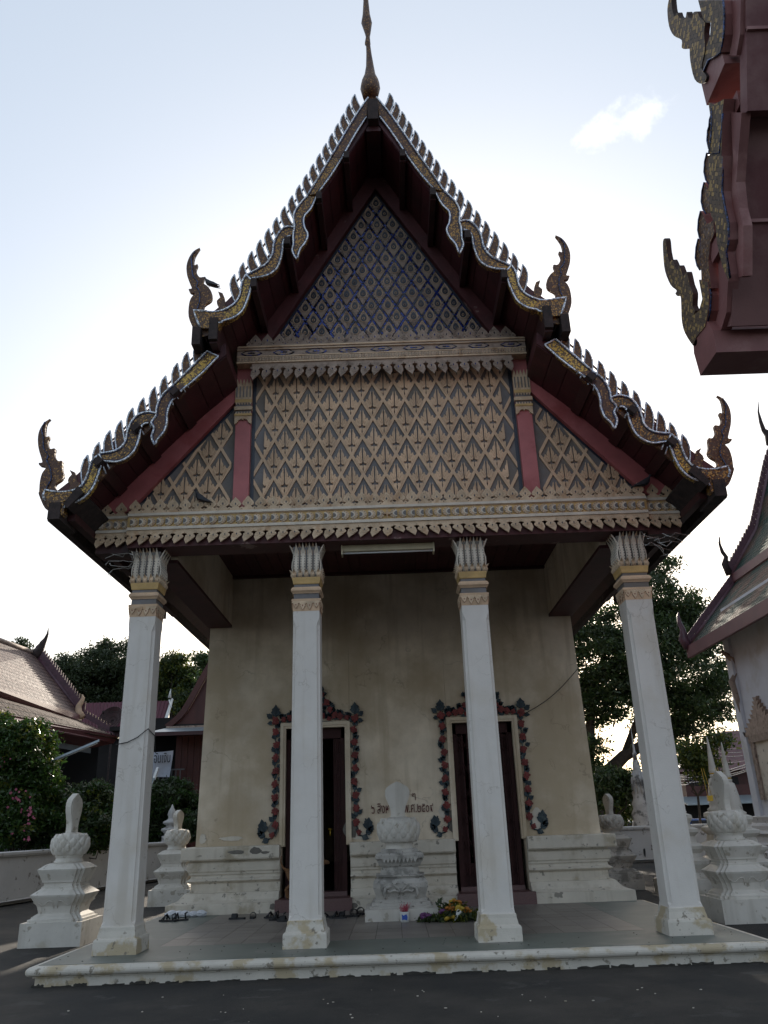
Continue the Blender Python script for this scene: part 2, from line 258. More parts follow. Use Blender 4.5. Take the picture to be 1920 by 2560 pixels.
# ------------------------------------------------------------ helpers
def tag(o, label=None, cat=None, group=None, kind=None):
    if label: o['label'] = label
    if cat: o['category'] = cat
    if group: o['group'] = group
    if kind: o['kind'] = kind
    return o
def empty(name, loc, label, cat, group=None):
    o = bpy.data.objects.new(name, None); col.objects.link(o); o.location = loc; o.empty_display_size = .3
    tag(o, label, cat, group); return o
def wloc(o):
    v = Vector((0, 0, 0))
    while o: v += o.location; o = o.parent
    return v
class MB:
    def __init__(s): s.v = []; s.f = []; s.m = []; s.sm = []
    def add(s, vs, fs, mi=0, sm=False):
        k = len(s.v); s.v += [tuple(v) for v in vs]
        for f in fs: s.f.append(tuple(i+k for i in f)); s.m.append(mi); s.sm.append(sm)
        return s
    def box(s, x0, x1, y0, y1, z0, z1, mi=0):
        vs = [(x, y, z) for z in (z0, z1) for y in (y0, y1) for x in (x0, x1)]
        return s.add(vs, [(0, 2, 3, 1), (4, 5, 7, 6), (0, 1, 5, 4), (2, 6, 7, 3), (0, 4, 6, 2), (1, 3, 7, 5)], mi)
    def prism(s, pts, f3, d0, d1, mi=0, side=None):
        """extrude the 2-D polygon pts; f3(u,v,d) -> 3-D"""
        n = len(pts); tri = tessellate_polygon([[Vector((p[0], p[1], 0)) for p in pts]])
        vs = [f3(p[0], p[1], d0) for p in pts]+[f3(p[0], p[1], d1) for p in pts]
        s.add(vs, [tuple(t) for t in tri]+[tuple(i+n for i in reversed(t)) for t in tri], mi)
        return s.add(vs, [(i, (i+1) % n, (i+1) % n+n, i+n) for i in range(n)], mi if side is None else side)
    def loft(s, rings, mi=0, cap=True, sm=False, closed=True):
        n = len(rings[0]); vs = [p for r in rings for p in r]; fs = []
        for a in range(len(rings)-1):
            for i in range(n if closed else n-1):
                j = (i+1) % n; fs.append((a*n+i, a*n+j, (a+1)*n+j, (a+1)*n+i))
        if cap: fs.append(tuple(range(n-1, -1, -1))); fs.append(tuple((len(rings)-1)*n+i for i in range(n)))
        return s.add(vs, fs, mi, sm)
    def tube(s, pts, r, n=6, mi=0, sm=True, flat=1.0):
        pts = [Vector(p) for p in pts]; rings = []
        rr = r if isinstance(r, (list, tuple)) else [r]*len(pts)
        up0 = None
        for i, p in enumerate(pts):
            t = (pts[min(i+1, len(pts)-1)]-pts[max(i-1, 0)])
            if t.length < 1e-7: t = Vector((0, 0, 1))
            t.normalize()
            ref = Vector((0, 1, 0)) if abs(t.y) < .9 else Vector((1, 0, 0))
            a = t.cross(ref).normalized(); b = a.cross(t).normalized()
            rings.append([p+a*(rr[i]*math.cos(2*math.pi*k/n+.4))+b*(rr[i]*flat*math.sin(2*math.pi*k/n+.4)) for k in range(n)])
        return s.loft(rings, mi, True, sm)
    def lathe(s, prof, c=(0, 0, 0), n=16, mi=0, sm=True, sx=1, sy=1):
        rings = [[(c[0]+r*math.cos(2*math.pi*k/n)*sx, c[1]+r*math.sin(2*math.pi*k/n)*sy, c[2]+z) for k in range(n)] for r, z in prof]
        return s.loft(rings, mi, True, sm)
    def build(s, name, mats, parent=None, label=None, cat=None, group=None, kind=None, origin=None):
        me = bpy.data.meshes.new(name)
        o_ = wloc(parent) if parent else Vector((0, 0, 0))
        if origin is not None: o_ = Vector(origin)
        me.from_pydata([(v[0]-o_.x, v[1]-o_.y, v[2]-o_.z) for v in s.v], [], s.f)
        if not isinstance(mats, (list, tuple)): mats = [mats]
        for m in mats: me.materials.append(M[m])
        if len(s.f):
            me.polygons.foreach_set('material_index', s.m); me.polygons.foreach_set('use_smooth', s.sm)
        me.update()
        bm = bmesh.new(); bm.from_mesh(me); bmesh.ops.recalc_face_normals(bm, faces=bm.faces); bm.to_mesh(me); bm.free()
        o = bpy.data.objects.new(name, me); col.objects.link(o)
        if parent: o.parent = parent
        if origin is not None: o.location = Vector(origin)-(wloc(parent) if parent else Vector((0, 0, 0)))
        tag(o, label, cat, group, kind); return o
def inst(proto, name, parent, loc, rot=(0, 0, 0), scale=(1, 1, 1)):
    """another object sharing proto's mesh; loc in world"""
    o = bpy.data.objects.new(name, proto.data); col.objects.link(o); o.parent = parent
    o.location = Vector(loc)-(wloc(parent) if parent else Vector((0, 0, 0))); o.rotation_euler = rot; o.scale = scale; return o
def proto_mesh(mb, name, mats):
    """mesh data only"""
    me = bpy.data.meshes.new(name); me.from_pydata(mb.v, [], mb.f)
    for m in (mats if isinstance(mats, (list, tuple)) else [mats]): me.materials.append(M[m])
    me.polygons.foreach_set('material_index', mb.m); me.polygons.foreach_set('use_smooth', mb.sm); me.update()
    bm = bmesh.new(); bm.from_mesh(me); bmesh.ops.recalc_face_normals(bm, faces=bm.faces); bm.to_mesh(me); bm.free()
    class P: pass
    p = P(); p.data = me; return p
def XZ(u, v, d): return (u, d, v)
def YZ(u, v, d): return (d, u, v)
def path_profile(mb, path, prof, closed=False, mi=0, cap=True):
    """sweep profile [(outward offset, z)] along the xy path; outward = right-hand side of travel"""
    n = len(path); rings = []
    P = [Vector((p[0], p[1])) for p in path]
    for i in range(n):
        dirs = []
        if closed or i > 0: d = (P[i]-P[i-1]).normalized(); dirs.append(Vector((d.y, -d.x)))
        if closed or i < n-1: d = (P[(i+1) % n]-P[i]).normalized(); dirs.append(Vector((d.y, -d.x)))
        if len(dirs) == 2: m_ = (dirs[0]+dirs[1]); m_ = m_/max(m_.dot(dirs[0]), .2)
        else: m_ = dirs[0]
        rings.append([(P[i].x+m_.x*o, P[i].y+m_.y*o, z) for o, z in prof])
    if closed: rings.append(rings[0])
    mb.loft(rings, mi, cap=(cap and not closed), closed=False)
def bez(pts, n=4):
    """Catmull-Rom through 2-D points"""
    out = []; P = [Vector(p) for p in pts]
    for i in range(len(P)-1):
        p0, p1, p2, p3 = P[max(i-1, 0)], P[i], P[i+1], P[min(i+2, len(P)-1)]
        for k in range(n):
            t = k/n; out.append(.5*((2*p1)+(p2-p0)*t+(2*p0-5*p1+4*p2-p3)*t*t+(3*p1-p0-3*p2+p3)*t**3))
    out.append(P[-1]); return [tuple(p) for p in out]
def c1(x, y): return (440+x/1.659, y/1.659)
def c2(x, y): return (60+x/2.37, 560+y/2.37)
def c3(x, y): return (1160+x/2.183, 560+y/2.183)
def prof_from(cf, pts, Y):
    r = []
    for p in pts: q = atY(*cf(*p), Y); r.append((abs(q.x), q.z))
    return r
# ============================================================ GROUND
FZ = .25      # porch floor level
g = MB(); g.box(-600, 600, -300, 900, -1, 0); g.build('ground', 'asphalt', kind='structure')

# ============================================================ THE HALL
hall = empty('ordination_hall', (0, 0, 0), 'tall gabled temple hall with carved tan pediment, red eaves and four white columns', 'temple')
# plinth
PY0, PX = -1.05, 4.86
m = MB()
path = [(-PX, 22), (-PX, PY0), (PX, PY0), (PX, 22)]
path = [(-PX, 4.9), (-PX, PY0), (PX, PY0), (PX, 4.9)]
prof = [(-.45, 0), (-.04, 0), (-.04, .105), (-.015, .11), (-.015, .125)]
for k in range(9):
    a = -math.pi/2+math.pi*k/8; prof.append((.0+.055*math.cos(a)*1.1+.0, .185+.058*math.sin(a)))
prof += [(-.03, .245), (-.45, .245)]
path_profile(m, path, prof)
m.build('platform_moulding', 'worn_white', hall)
m = MB(); m.box(-PX+.4, PX-.4, PY0+.4, 6.5, 0, .238); m.build('platform_core', 'grout', hall)
m = MB(); z0, z1 = .2385, FZ
TX, TY0, TY1 = 3.6, .44, 4.84
m.box(-PX+.06, PX-.06, PY0+.06, TY0, z0, z1); m.box(-PX+.06, -TX, TY0, 4.9, z0, z1); m.box(TX, PX-.06, TY0, 4.9, z0, z1)
m.build('green_floor_border', 'green_floor', hall)
tp = MB(); tp.box(-.197, .197, -.197, .197, -.008, 0); tp = proto_mesh(tp, 'floor_tile', 'floor_tile_mat')
for i in range(18):
    for j in range(11):
        inst(tp, 'floor_tile', hall, (-3.4+i*.4, TY0+.2+j*.4, FZ+random.uniform(-.001, .001)))

# mildew along the foot of the platform
m = MB(); rr = random.Random(8); x = -PX
while x < PX-.3:
    w2 = rr.uniform(.08, .45); h2 = rr.uniform(.012, .045); n = 7
    pts = [(x+w2*k/n, rr.uniform(.35, 1)*h2) for k in range(n+1)]
    m.prism([(x, .0)]+pts+[(x+w2, .0)], XZ, PY0+.036, PY0+.05); x += w2+rr.uniform(.0, .22)
m.build('mildew_edge', 'mildew', hall, kind='stuff')
# ---- columns
def shaft_ring(h, z, ch):   # square with recessed corner fillets
    c = ch
    pts = [(-h, -h+c), (-h+c*.45, -h+c*.85), (-h+c*.85, -h+c*.45), (-h+c, -h)]
    out = []
    for q in range(4):
        a = q*math.pi/2
        for x, y in pts: out.append((x*math.cos(a)-y*math.sin(a), x*math.sin(a)+y*math.cos(a), z))
    return out
def sq(h, z): return [(-h, -h, z), (h, -h, z), (h, h, z), (-h, h, z)]
mb = MB(); mb.loft([shaft_ring(.24, .58, .002), shaft_ring(.235, .62, .003), shaft_ring(.235, .66, .05), shaft_ring(.216, 4.86, .048), shaft_ring(.214, 4.98, .004), shaft_ring(.214, 5.12, .002)])
P_shaft = proto_mesh(mb, 'shaft', 'white_paint')
mb = MB(); mb.loft([sq(.31, FZ), sq(.308, .42), sq(.30, .445), sq(.272, .46), sq(.268, .49), sq(.255, .545), sq(.252, .59), sq(.245, .60)])
P_base = proto_mesh(mb, 'base', 'worn_white')
mb = MB()
mb.loft([sq(.216, 5.10), sq(.222, 5.26), sq(.236, 5.265), sq(.238, 5.30), sq(.225, 5.305)], 0, cap=False)   # hanging band (tan)
mb.loft([sq(.205, 5.305), sq(.203, 5.395)], 2, cap=False)
mb.loft([sq(.215, 5.395), sq(.222, 5.41), sq(.248, 5.44), sq(.246, 5.47), sq(.225, 5.50), sq(.205, 5.51)], 0, cap=False)
mb.loft([sq(.203, 5.51), sq(.203, 5.555)], 2, cap=False)
mb.loft([sq(.212, 5.555), sq(.218, 5.57), sq(.222, 5.60), sq(.232, 5.65), sq(.232, 5.67)], 1, cap=False)
mb.loft([sq(.20, 5.66), sq(.215, 5.80), sq(.195, 6.0), sq(.225, 6.2)], 3, cap=True)
P_cap = proto_mesh(mb, 'capital', ['stucco_tan', 'stucco_yellow', 'relief_ground', 'relief_ground'])
def petal(w, z0, z1, bulge, outw, mi=0):
    """tall lotus petal standing on the -Y face, base at y=0"""
    mb = MB(); n = 7; rings = []
    for k in range(n+1):
        t = k/n; z = z0+(z1-z0)*t
        ww = w*(1.0 if t < .7 else max(.04, (1-t)/.3*.95))*(0.86+.14*math.sin(t*3))
        y = -(bulge*math.sin(min(t*1.5, 1)*math.pi)*.5+.012)-outw*max(0, t-.55)**1.5*3
        rings.append([(-ww, y+.012, z), (-ww*.8, y-.006, z), (-ww*.55, y-.008, z), (-ww*.45, y+.004, z), (ww*.45, y+.004, z), (ww*.55, y-.008, z), (ww*.8, y-.006, z), (ww, y+.012, z)])
    mb.loft(rings, mi, True); return mb
pm = petal(.045, 5.68, 6.25, .09, .10); 
for k in range(8):   # dark studs on the raised rims
    z = 5.74+k*.047
    for s_ in (-1, 1):
        t = (z-5.68)/.57; y = -(.09*math.sin(min(t*1.5, 1)*math.pi)*.5+.012)-.1*max(0, t-.55)**1.5*3-.008
        pm.box(s_*.0305-.005, s_*.0305+.005, y-.003, y, z, z+.02, 1)
P_petal = proto_mesh(pm, 'petal', ['stucco_white', 'dark_blue_ground'])
pm2 = petal(.028, 6.06, 6.25, .02, .11); P_petal2 = proto_mesh(pm2, 'petal_tip', 'stucco_tan')
sm_ = petal(.036, 5.66, 5.80, .05, .06); P_small = proto_mesh(sm_, 'petal_small', 'stucco_pale')
hm = MB()
def drop_poly(w, h): return [(-w, 0), (-w*1.0, -h*.25), (-w*.55, -h*.42), (-w*.75, -h*.5), (0, -h), (w*.75, -h*.5), (w*.55, -h*.42), (w*1.0, -h*.25), (w, 0)]
hm.prism([(x*1.06, z*1.06+.004) for x, z in drop_poly(.058, .15)], XZ, -.004, 0, 1); hm.prism(drop_poly(.058, .15), XZ, -.016, -.004, 0)
hm.box(-.008, .008, -.019, -.015, -.085, -.065, 1)
P_drop = proto_mesh(hm, 'drop', ['stucco_pale', 'red_outline'])
COLX = (-4.035, -1.371, 1.371, 4.035)
for cx in COLX:
    c = inst(P_shaft, 'column', hall, (cx, 0, 0))
    for a_, b_ in ((P_base, 'column_base'), (P_cap, 'capital')):
        o = bpy.data.objects.new(b_, a_.data); col.objects.link(o); o.parent = c
    def sub(p, n, x, y, z, a, s=(1, 1, 1)):
        o = bpy.data.objects.new(n, p.data); col.objects.link(o); o.parent = c
        o.location = (x*math.cos(a)-y*math.sin(a), x*math.sin(a)+y*math.cos(a), z); o.rotation_euler = (0, 0, a); o.scale = s
    for q in range(4):
        a = q*math.pi/2
        for k in range(4): sub(P_petal, 'lotus_petal', -.168+k*.112, -.185, 0, a)
        for k in range(3): sub(P_petal2, 'lotus_petal', -.112+k*.112, -.19, 0, a)
        for k in range(5): sub(P_small, 'lotus_petal', -.2+k*.1, -.215, 0, a)
        sub(P_petal, 'lotus_petal', -.2, -.2, 0, a-math.pi/4, (.8, 1, 1)) if False else None
        for k in range(4): sub(P_drop, 'hanging_leaf', -.168+k*.112, -.222, 5.265, a, (.95, 1, 1 if k in (1, 2) else .8))

# ---- architrave, ceiling and side beams
WY = 5.2
m = MB(); m.box(-4.37, 4.37, -.27, .27, 6.27, 6.42); m.box(-4.37, 4.37, -.24, .3, 6.42, 6.9); m.build('architrave', 'peeled_maroon', hall)
m = MB()
for s in (-1, 1):
    m = MB(); m.box(*sorted((s*4.37, s*4.93)), -.17, .25, 6.22, 6.45); m.box(*sorted((s*4.37, s*4.9)), -.15, .2, 6.449, 6.9)
    m.build('architrave_end', 'maroon_wood', hall)
BZ, CZ = 6.16, 7.36; BX = 3.66
for s in (-1, 1):
    m = MB(); m.box(*sorted((s*BX, s*(BX+.12))), .3, WY+.1, BZ+.06, CZ, 0); m.box(*sorted((s*BX, s*4.2)), .3, WY+.1, BZ, BZ+.06, 1); m.box(*sorted((s*(BX+.12), s*4.2)), .3, WY+.1, BZ+.06, CZ+.2, 1)
    m.build('side_beam', ['cream_wall', 'maroon_soffit'], hall)
bp = MB(); bp.box(-.12, .12, 0, WY-.3, 0, .03); bp = proto_mesh(bp, 'ceiling_board', 'maroon_soffit')
m = MB(); m.box(-BX, BX, .3, WY+.1, CZ+.034, CZ+.1); m.build('ceiling', 'maroon_wood', hall)
for i in range(30): inst(bp, 'ceiling_board', hall, (-BX+.12+i*.2525, .31, CZ+random.uniform(0, .003)), scale=(1, 1, 1))
m = MB(); m.box(-BX, BX, WY-.1, WY, CZ-.06, CZ+.03); m.box(-BX, BX, .3, .42, 6.9, CZ); m.build('ceiling_edge', 'maroon_wood', hall)

# ---- front wall with two doorways
DL = (-2.46, -1.0); DR = (1.18, 2.67); DT = 3.93
HWb, HWt = 4.27, 4.13
def bat(v):
    x, y, z = v; k = max(0, z-1.49)/(7.6-1.49)
    return (x*(1-(HWb-HWt)/HWb*k), y+.06*k, z)
m = MB(); T = .55
def wb(x0, x1, z0, z1): m.box(x0, x1, WY, WY+T, z0, z1)
wb(-HWb, DL[0], FZ, 7.6); wb(DL[1], DR[0], FZ, 7.6); wb(DR[1], HWb, FZ, 7.6); wb(DL[0], DL[1], DT, 7.6); wb(DR[0], DR[1], DT, 7.6)
m.v = [bat(v) for v in m.v]; m.build('front_wall', 'cream_wall', hall)
for s in (-1, 1):
    m = MB(); m.box(*sorted((s*(HWb-.5), s*HWb)), WY+T, 24, 0, 7.6); m.v = [bat((v[0], v[1], v[2])) for v in m.v]; m.build('side_wall', 'cream_wall', hall)
m = MB(); m.box(-HWb+.5, HWb-.5, 23.5, 24, 0, 7.6); m.build('rear_wall', 'cream_wall', hall)
m = MB(); m.box(-HWb+.5, HWb-.5, WY+T, 23.5, .2, .4); m.box(-HWb+.5, HWb-.5, WY+T, 23.5, 7.3, 7.5); m.build('interior', 'dark_recess', hall)
prof = [(0, FZ), (.43, FZ), (.425, .44), (.40, .445), (.33, .46), (.24, .50), (.17, .57), (.13, .62), (.05, .63), (.05, .655), (.025, .66), (.025, .79), (.03, .80), (.10, .835), (.115, .85), (.10, .865), (.04, .90), (.03, .96), (.065, .965), (.07, 1.0), (.095, 1.03), (.105, 1.10), (.10, 1.19), (.07, 1.215), (.07, 1.235), (.2, 1.24), (.205, 1.255), (.22, 1.26), (.22, 1.47), (.2, 1.49), (0, 1.495)]
P0 = [(o-.02, z) for o, z in prof]
m = MB(); path_profile(m, [(-HWb, 24), (-HWb, WY), (DL[0], WY)], prof); m.build('wall_base_moulding', 'base_plaster', hall)
m = MB(); path_profile(m, [(DL[1], WY), (DR[0], WY)], prof); m.build('wall_base_moulding', 'base_plaster', hall)
m = MB(); path_profile(m, [(DR[1], WY), (HWb, WY), (HWb, 24)], prof); m.build('wall_base_moulding', 'base_plaster', hall)
# patches of bare cement where the plaster fell off, 3 mm proud chips of render
def blob(cx, cz, rx, rz, n=14, rnd=.35, seed=1):
    rr = random.Random(seed); return [(cx+rx*math.cos(2*math.pi*k/n)*(1-rnd*rr.random()), cz+rz*math.sin(2*math.pi*k/n)*(1-rnd*rr.random())) for k in range(n)]
m = MB()
for i, (x, z, a, b) in enumerate(((-3.35, 1.38, .22, .05), (-2.95, 1.40, .14, .08), (-2.75, 1.36, .12, .03), (.9, 1.55, .04, .03))):
    if z < 1.5: m = MB(); m.prism(blob(x, z, a, b, seed=i), XZ, WY-.223, WY-.21); m.build('bare_patch', 'bare_cement', hall)
for x, z, a, b, s_ in ((-2.55, .36, .07, .07, 9), (-.93, .33, .09, .06, 8)): m = MB(); m.prism(blob(x, z, a, b, seed=s_), XZ, WY-.433, WY-.42); m.build('bare_patch', 'bare_cement', hall)
for x, z, a, b, s_ in ((-1.0, 1.75, .2, .22, 3), (-2.62, 1.78, .13, .18, 4), (1.13, 1.85, .09, .28, 6)): m = MB(); m.prism(blob(x, z, a, b, seed=s_), XZ, WY-.004, WY+.01); m.build('bare_patch', 'bare_cement', hall)
for x, z, a, b, s_ in ((-3.5, 1.64, .3, .05, 13), (-4.1, 1.66, .08, .12, 14), (1.0, 2.05, .13, .22, 16), (-.75, 1.6, .25, .08, 15), (2.93, 1.82, .2, .26, 18)): m = MB(); m.prism(blob(x, z, a, b, seed=s_, n=20), XZ, WY-.0025+s_*.0001, WY+.01); m.build('repainted_patch', 'base_plaster', hall)

# ---- doors
for (x0, x1), kind in ((DL, 'L'), (DR, 'R')):
    m = MB(); f = .085   # cream surround
    for a, b, c_, d in ((x0-f*.2, x0+f, 1.45, DT-f), (x1-f, x1+f*.2, 1.45, DT-f), (x0-f*.2, x1+f*.2, DT-f, DT+.01)): m.box(a, b, WY-.035, WY+.1, c_, d)
    for a, b, c_, d in ((x0-.03, x0+f*.45, 1.45, DT-f*.45), (x1-f*.45, x1+.03, 1.45, DT-f*.45), (x0-.03, x1+.03, DT-f*.45, DT+.03)): m.box(a, b, WY-.06, WY-.035, c_, d)
    m.build('door_surround', 'cream_wall', hall)
    d = MB(); jw = .09
    for a, b in ((x0+f, x0+f+jw), (x1-f-jw, x1-f)): d.box(a, b, WY+.16, WY+.4, .5, DT-f)
    d.box(x0+f, x1-f, WY+.16, WY+.4, DT-f-.22, DT-f-.002)
    dr = d.build('door_frame', 'gate_red', hall)
    st = MB(); st.box(x0-.04, x1+.04, 4.72, WY+.5, FZ, .475); st.build('door_step', 'granite_pink', hall)
    s2 = MB(); s2.box(x0+f, x1-f, WY+.1, WY+.5, .475, .56); s2.build('door_sill', 'granite_pink', hall)
    gx0, gx1 = x0+f+jw, x1-f-jw
    if kind == 'R':
        nb = 11; bars = []
        pb = MB(); pb.box(-.013, .013, -.012, .012, .56, DT-f-.23); pb = proto_mesh(pb, 'gate_bar', 'gate_red')
        for k in range(nb):
            x = gx0+.02+(gx1-gx0-.04)*k/(nb-1); o = inst(pb, 'gate_bar', dr, (x, WY+.2, 0))
        lt = MB(); dx = (gx1-gx0-.04)/(nb-1)
        for z in (.75, 1.25, 1.75, 2.25, 2.75, 3.25):
            for k in range(nb-1):
                xa = gx0+.02+dx*k
                for s in (0, 1): lt.tube([(xa+dx*s, WY+.185, z), (xa+dx*(1-s), WY+.185, z+.26)], .006, 4)
        lt.build('gate_lattice', 'gate_red', dr, kind='stuff')
        pn = MB(); pn.box(gx0, gx0+.16, WY+.27, WY+.3, .56, DT-.33); pn.box(gx1-.34, gx1, WY+.27, WY+.3, .56, DT-.33); pn.box(gx0, gx1, WY+.26, WY+.3, .56, 1.0); pn.build('door_panel', 'gate_red', dr)
    else:
        pb = MB(); pb.box(-.011, .011, -.03, .03, .56, DT-f-.23); pb = proto_mesh(pb, 'folded_gate_bar', 'gate_red')
        for k in range(6): inst(pb, 'folded_gate_bar', dr, (gx1-.015-k*.03, WY+.2, 0))
        for k in range(5): inst(pb, 'folded_gate_bar', dr, (gx0+.015+k*.03, WY+.2, 0))
        lf = MB(); lf.box(gx0, gx0+.05, WY+.4, WY+1.0, .56, DT-.35); lf.box(gx1-.05, gx1, WY+.4, WY+1.0, .56, DT-.35); lf.build('door_leaf', 'gate_red', dr)
        hd = MB(); hd.tube([(gx1-.28, WY+.5, 1.62), (gx1-.28, WY+.47, 1.68), (gx1-.28, WY+.5, 1.74)], .014, 6); hd.tube([(gx1-.33, WY+.5, 1.76), (gx1-.23, WY+.5, 1.76)], .01, 5)
        hd.build('door_knocker', 'gold_paint', dr)

# ---- flower garlands round the doors
def rose_proto(seed):
    rr = random.Random(seed); mb = MB()
    for ring, (n, r, h) in enumerate(((7, .075, .012), (6, .055, .03), (4, .03, .045))):
        for k in range(n):
            a = 2*math.pi*k/n+ring*.5+rr.random()*.3; rad = r*(.8+.35*rr.random()); w_ = .62*rad
            c_, s_ = math.cos(a), math.sin(a)
            pts = [(0, 0), (rad*.55, w_*.6), (rad, w_*.35), (rad*1.05, 0), (rad, -w_*.35), (rad*.55, -w_*.6)]
            mb.prism([(p[0]*c_-p[1]*s_, p[0]*s_+p[1]*c_) for p in pts], XZ, -h-.014, -h*.2+.004)
    mb.lathe([(.0, 0), (.016, .004), (.012, .02), (0, .024)], (0, 0, 0), 8)
    return proto_mesh(mb, 'rose', 'rose_red')
roses = [rose_proto(i) for i in range(4)]
def leaf_proto(seed):
    rr = random.Random(seed); mb = MB(); L_ = .12+.02*rr.random(); w_ = .042+.01*rr.random()
    pts = [(0, 0), (w_*.8, L_*.2), (w_*1.15, L_*.42), (w_*.85, L_*.5), (w_*.9, L_*.68), (w_*.45, L_*.8), (0, L_*1.05), (-w_*.45, L_*.8), (-w_*.9, L_*.68), (-w_*.85, L_*.5), (-w_*1.15, L_*.42), (-w_*.8, L_*.2)]
    mb.prism(pts, XZ, -.02, .004); mb.tube([(0, -.022, 0), (0, -.024, L_*.9)], .004, 4)
    return proto_mesh(mb, 'garland_leaf', 'leaf_blue')
leaves = [leaf_proto(i) for i in range(3)]
for (x0, x1) in (DL, DR):
    st = MB(); xa, xb = x0-.125, x1+.125; cxm = (x0+x1)/2
    wav = lambda x, z0, z1: [(x+.028*math.sin((z-z0)*22), WY-.012, z) for z in np.linspace(z0, z1, 40)]
    st.tube(wav(xa, 1.7, 3.95), .014, 5); st.tube(wav(xb, 1.7, 3.95), .014, 5)
    for s, xx in ((-1, xa), (1, xb)):
        st.tube([(xx, WY-.012, 1.75), (xx+s*.06, WY-.012, 1.62), (xx+s*.2, WY-.012, 1.6), (xx+s*.27, WY-.012, 1.75), (xx+s*.2, WY-.012, 1.95)], .016, 5)
        st.tube([(xx, WY-.012, 3.97), (xx-s*.25, WY-.012, 4.05), (cxm+s*.3, WY-.012, 4.25), (cxm+s*.15, WY-.012, 4.6), (cxm, WY-.012, 4.85)], .014, 5)
        st.tube([(xx-s*.1, WY-.012, 3.93), (cxm, WY-.012, 3.98)], .016, 5)
    ga = st.build('door_garland', 'leaf_blue', hall)
    rr = random.Random(int(x0*10))
    def put_rose(x, z, s=1): inst(rr.choice(roses), 'rose', ga, (x, WY-.012, z), (0, rr.uniform(0, 6), 0), (s, 1, s))
    def put_leaf(x, z, a, s=1): inst(rr.choice(leaves), 'garland_leaf', ga, (x, WY-.008, z), (0, a, 0), (s, 1, s))
    for xx, s in ((xa, -1), (xb, 1)):
        for k in range(8):
            z = 1.88+k*.272; put_rose(xx+rr.uniform(-.015, .015), z, 1.05)
            for q in range(3): put_leaf(xx+rr.uniform(-.05, .05), z+.07+q*.045, rr.uniform(-1.2, 1.2), .95)
        put_rose(xx+s*.02, 4.02, 1.15); put_leaf(xx+s*.02, 4.1, 0, 1.9); put_leaf(xx+s*.1, 4.08, .9*s, 1.1); put_leaf(xx-s*.08, 4.06, -.9*s, 1.1); put_leaf(xx+s*.08, 3.98, 1.7*s, .9)
        put_rose(xx+s*.06, 1.68, .8); put_leaf(xx+s*.24, 1.72, .15*s, 2.0); put_leaf(xx+s*.2, 1.66, 1.2*s, 1.3); put_leaf(xx+s*.12, 1.6, 1.9*s, 1.1); put_leaf(xx+s*.27, 1.68, .7*s, 1.1)
        for t_, zz, sc in ((.16, 4.04, .8), (.30, 4.07, 1), (.42, 4.10, 1.05), (.53, 4.22, .9), (.60, 4.38, 1), (.72, 4.55, .9), (.55, 4.03, .7), (.7, 4.1, .9), (.72, 4.33, .7)):
            X_ = xx-s*t_; put_rose(X_, zz, sc)
            for q in range(6): put_leaf(X_+rr.uniform(-.1, .1), zz+rr.uniform(-.06, .07), rr.uniform(-1.6, 1.6), .85)
    put_rose(cxm, 4.15, 1.2); put_rose(cxm, 4.62, 1.0)
    for q in range(26): put_leaf(cxm+rr.uniform(-.2, .2), 4.02+rr.uniform(0, .62), rr.uniform(-1.5, 1.5), 1.1)
    for q in range(12): put_leaf(cxm+rr.uniform(-.07, .07)*(1-q/14), 4.66+q*.032, rr.uniform(-.8, .8)*(1-q/14), .95-.03*q)

# ---- painted date on the wall
def text(body, name, p0, width, depth, matn, parent, label=None, height=None, Y=None):
    cu = bpy.data.curves.new(name, 'FONT'); cu.body = body; cu.extrude = depth; cu.size = 1
    o = bpy.data.objects.new(name, cu); col.objects.link(o); bpy.context.view_layer.update()
    wd = max(o.dimensions.x, 1e-3); hh = max(o.dimensions.y, 1e-3)
    sx = width/wd if width else height/hh; sz = height/hh if height else sx
    o.parent = parent; o.rotation_euler = (math.pi/2, 0, 0); o.location = Vector(p0)-(wloc(parent) if parent else Vector((0, 0, 0))); o.scale = (sx, sz, 1)
    bpy.context.view_layer.update(); dg = bpy.context.evaluated_depsgraph_get(); me = bpy.data.meshes.new_from_object(o.evaluated_get(dg))
    n = bpy.data.objects.new(name, me); col.objects.link(n); n.parent = parent; n.rotation_euler = o.rotation_euler; n.location = o.location; n.scale = o.scale
    bpy.data.objects.remove(o); bpy.data.curves.remove(cu); me.materials.clear(); me.materials.append(M[matn]); n.name = name; o = n
    if label: o['label'] = label
    return o
pA = atY(928, 2033, WY); pB = atY(1083, 2026, WY)
text('๖ สิงหาคม พ.ศ.๒๕๐๙', 'painted_date', (pA.x, WY-.004, pA.z-.01), pB.x-pA.x, .003, 'letter_red', hall, height=.2)
pA = atY(1028, 1995, WY); text('ๆ', 'painted_letter', (pA.x, WY-.004, pA.z-.01), None, .003, 'letter_red', hall, height=.14)

# ---- fluorescent lamp under the architrave
lp = empty('ceiling_lamp', (0, .1, 6.26), 'long fluorescent tube lamp fixed under the red beam between the middle columns', 'lamp')
m = MB(); m.box(-.80, .78, -.02, .10, 6.16, 6.265); m.box(-.80, -.775, -.05, .13, 6.10, 6.265); m.box(.755, .78, -.05, .13, 6.10, 6.265); m.build('lamp_housing', 'lamp_metal', lp)
m = MB(); m.tube([(-.775, -.01, 6.125), (.755, -.01, 6.125)], .014, 8); m.build('lamp_tube', 'tube_glass', lp)
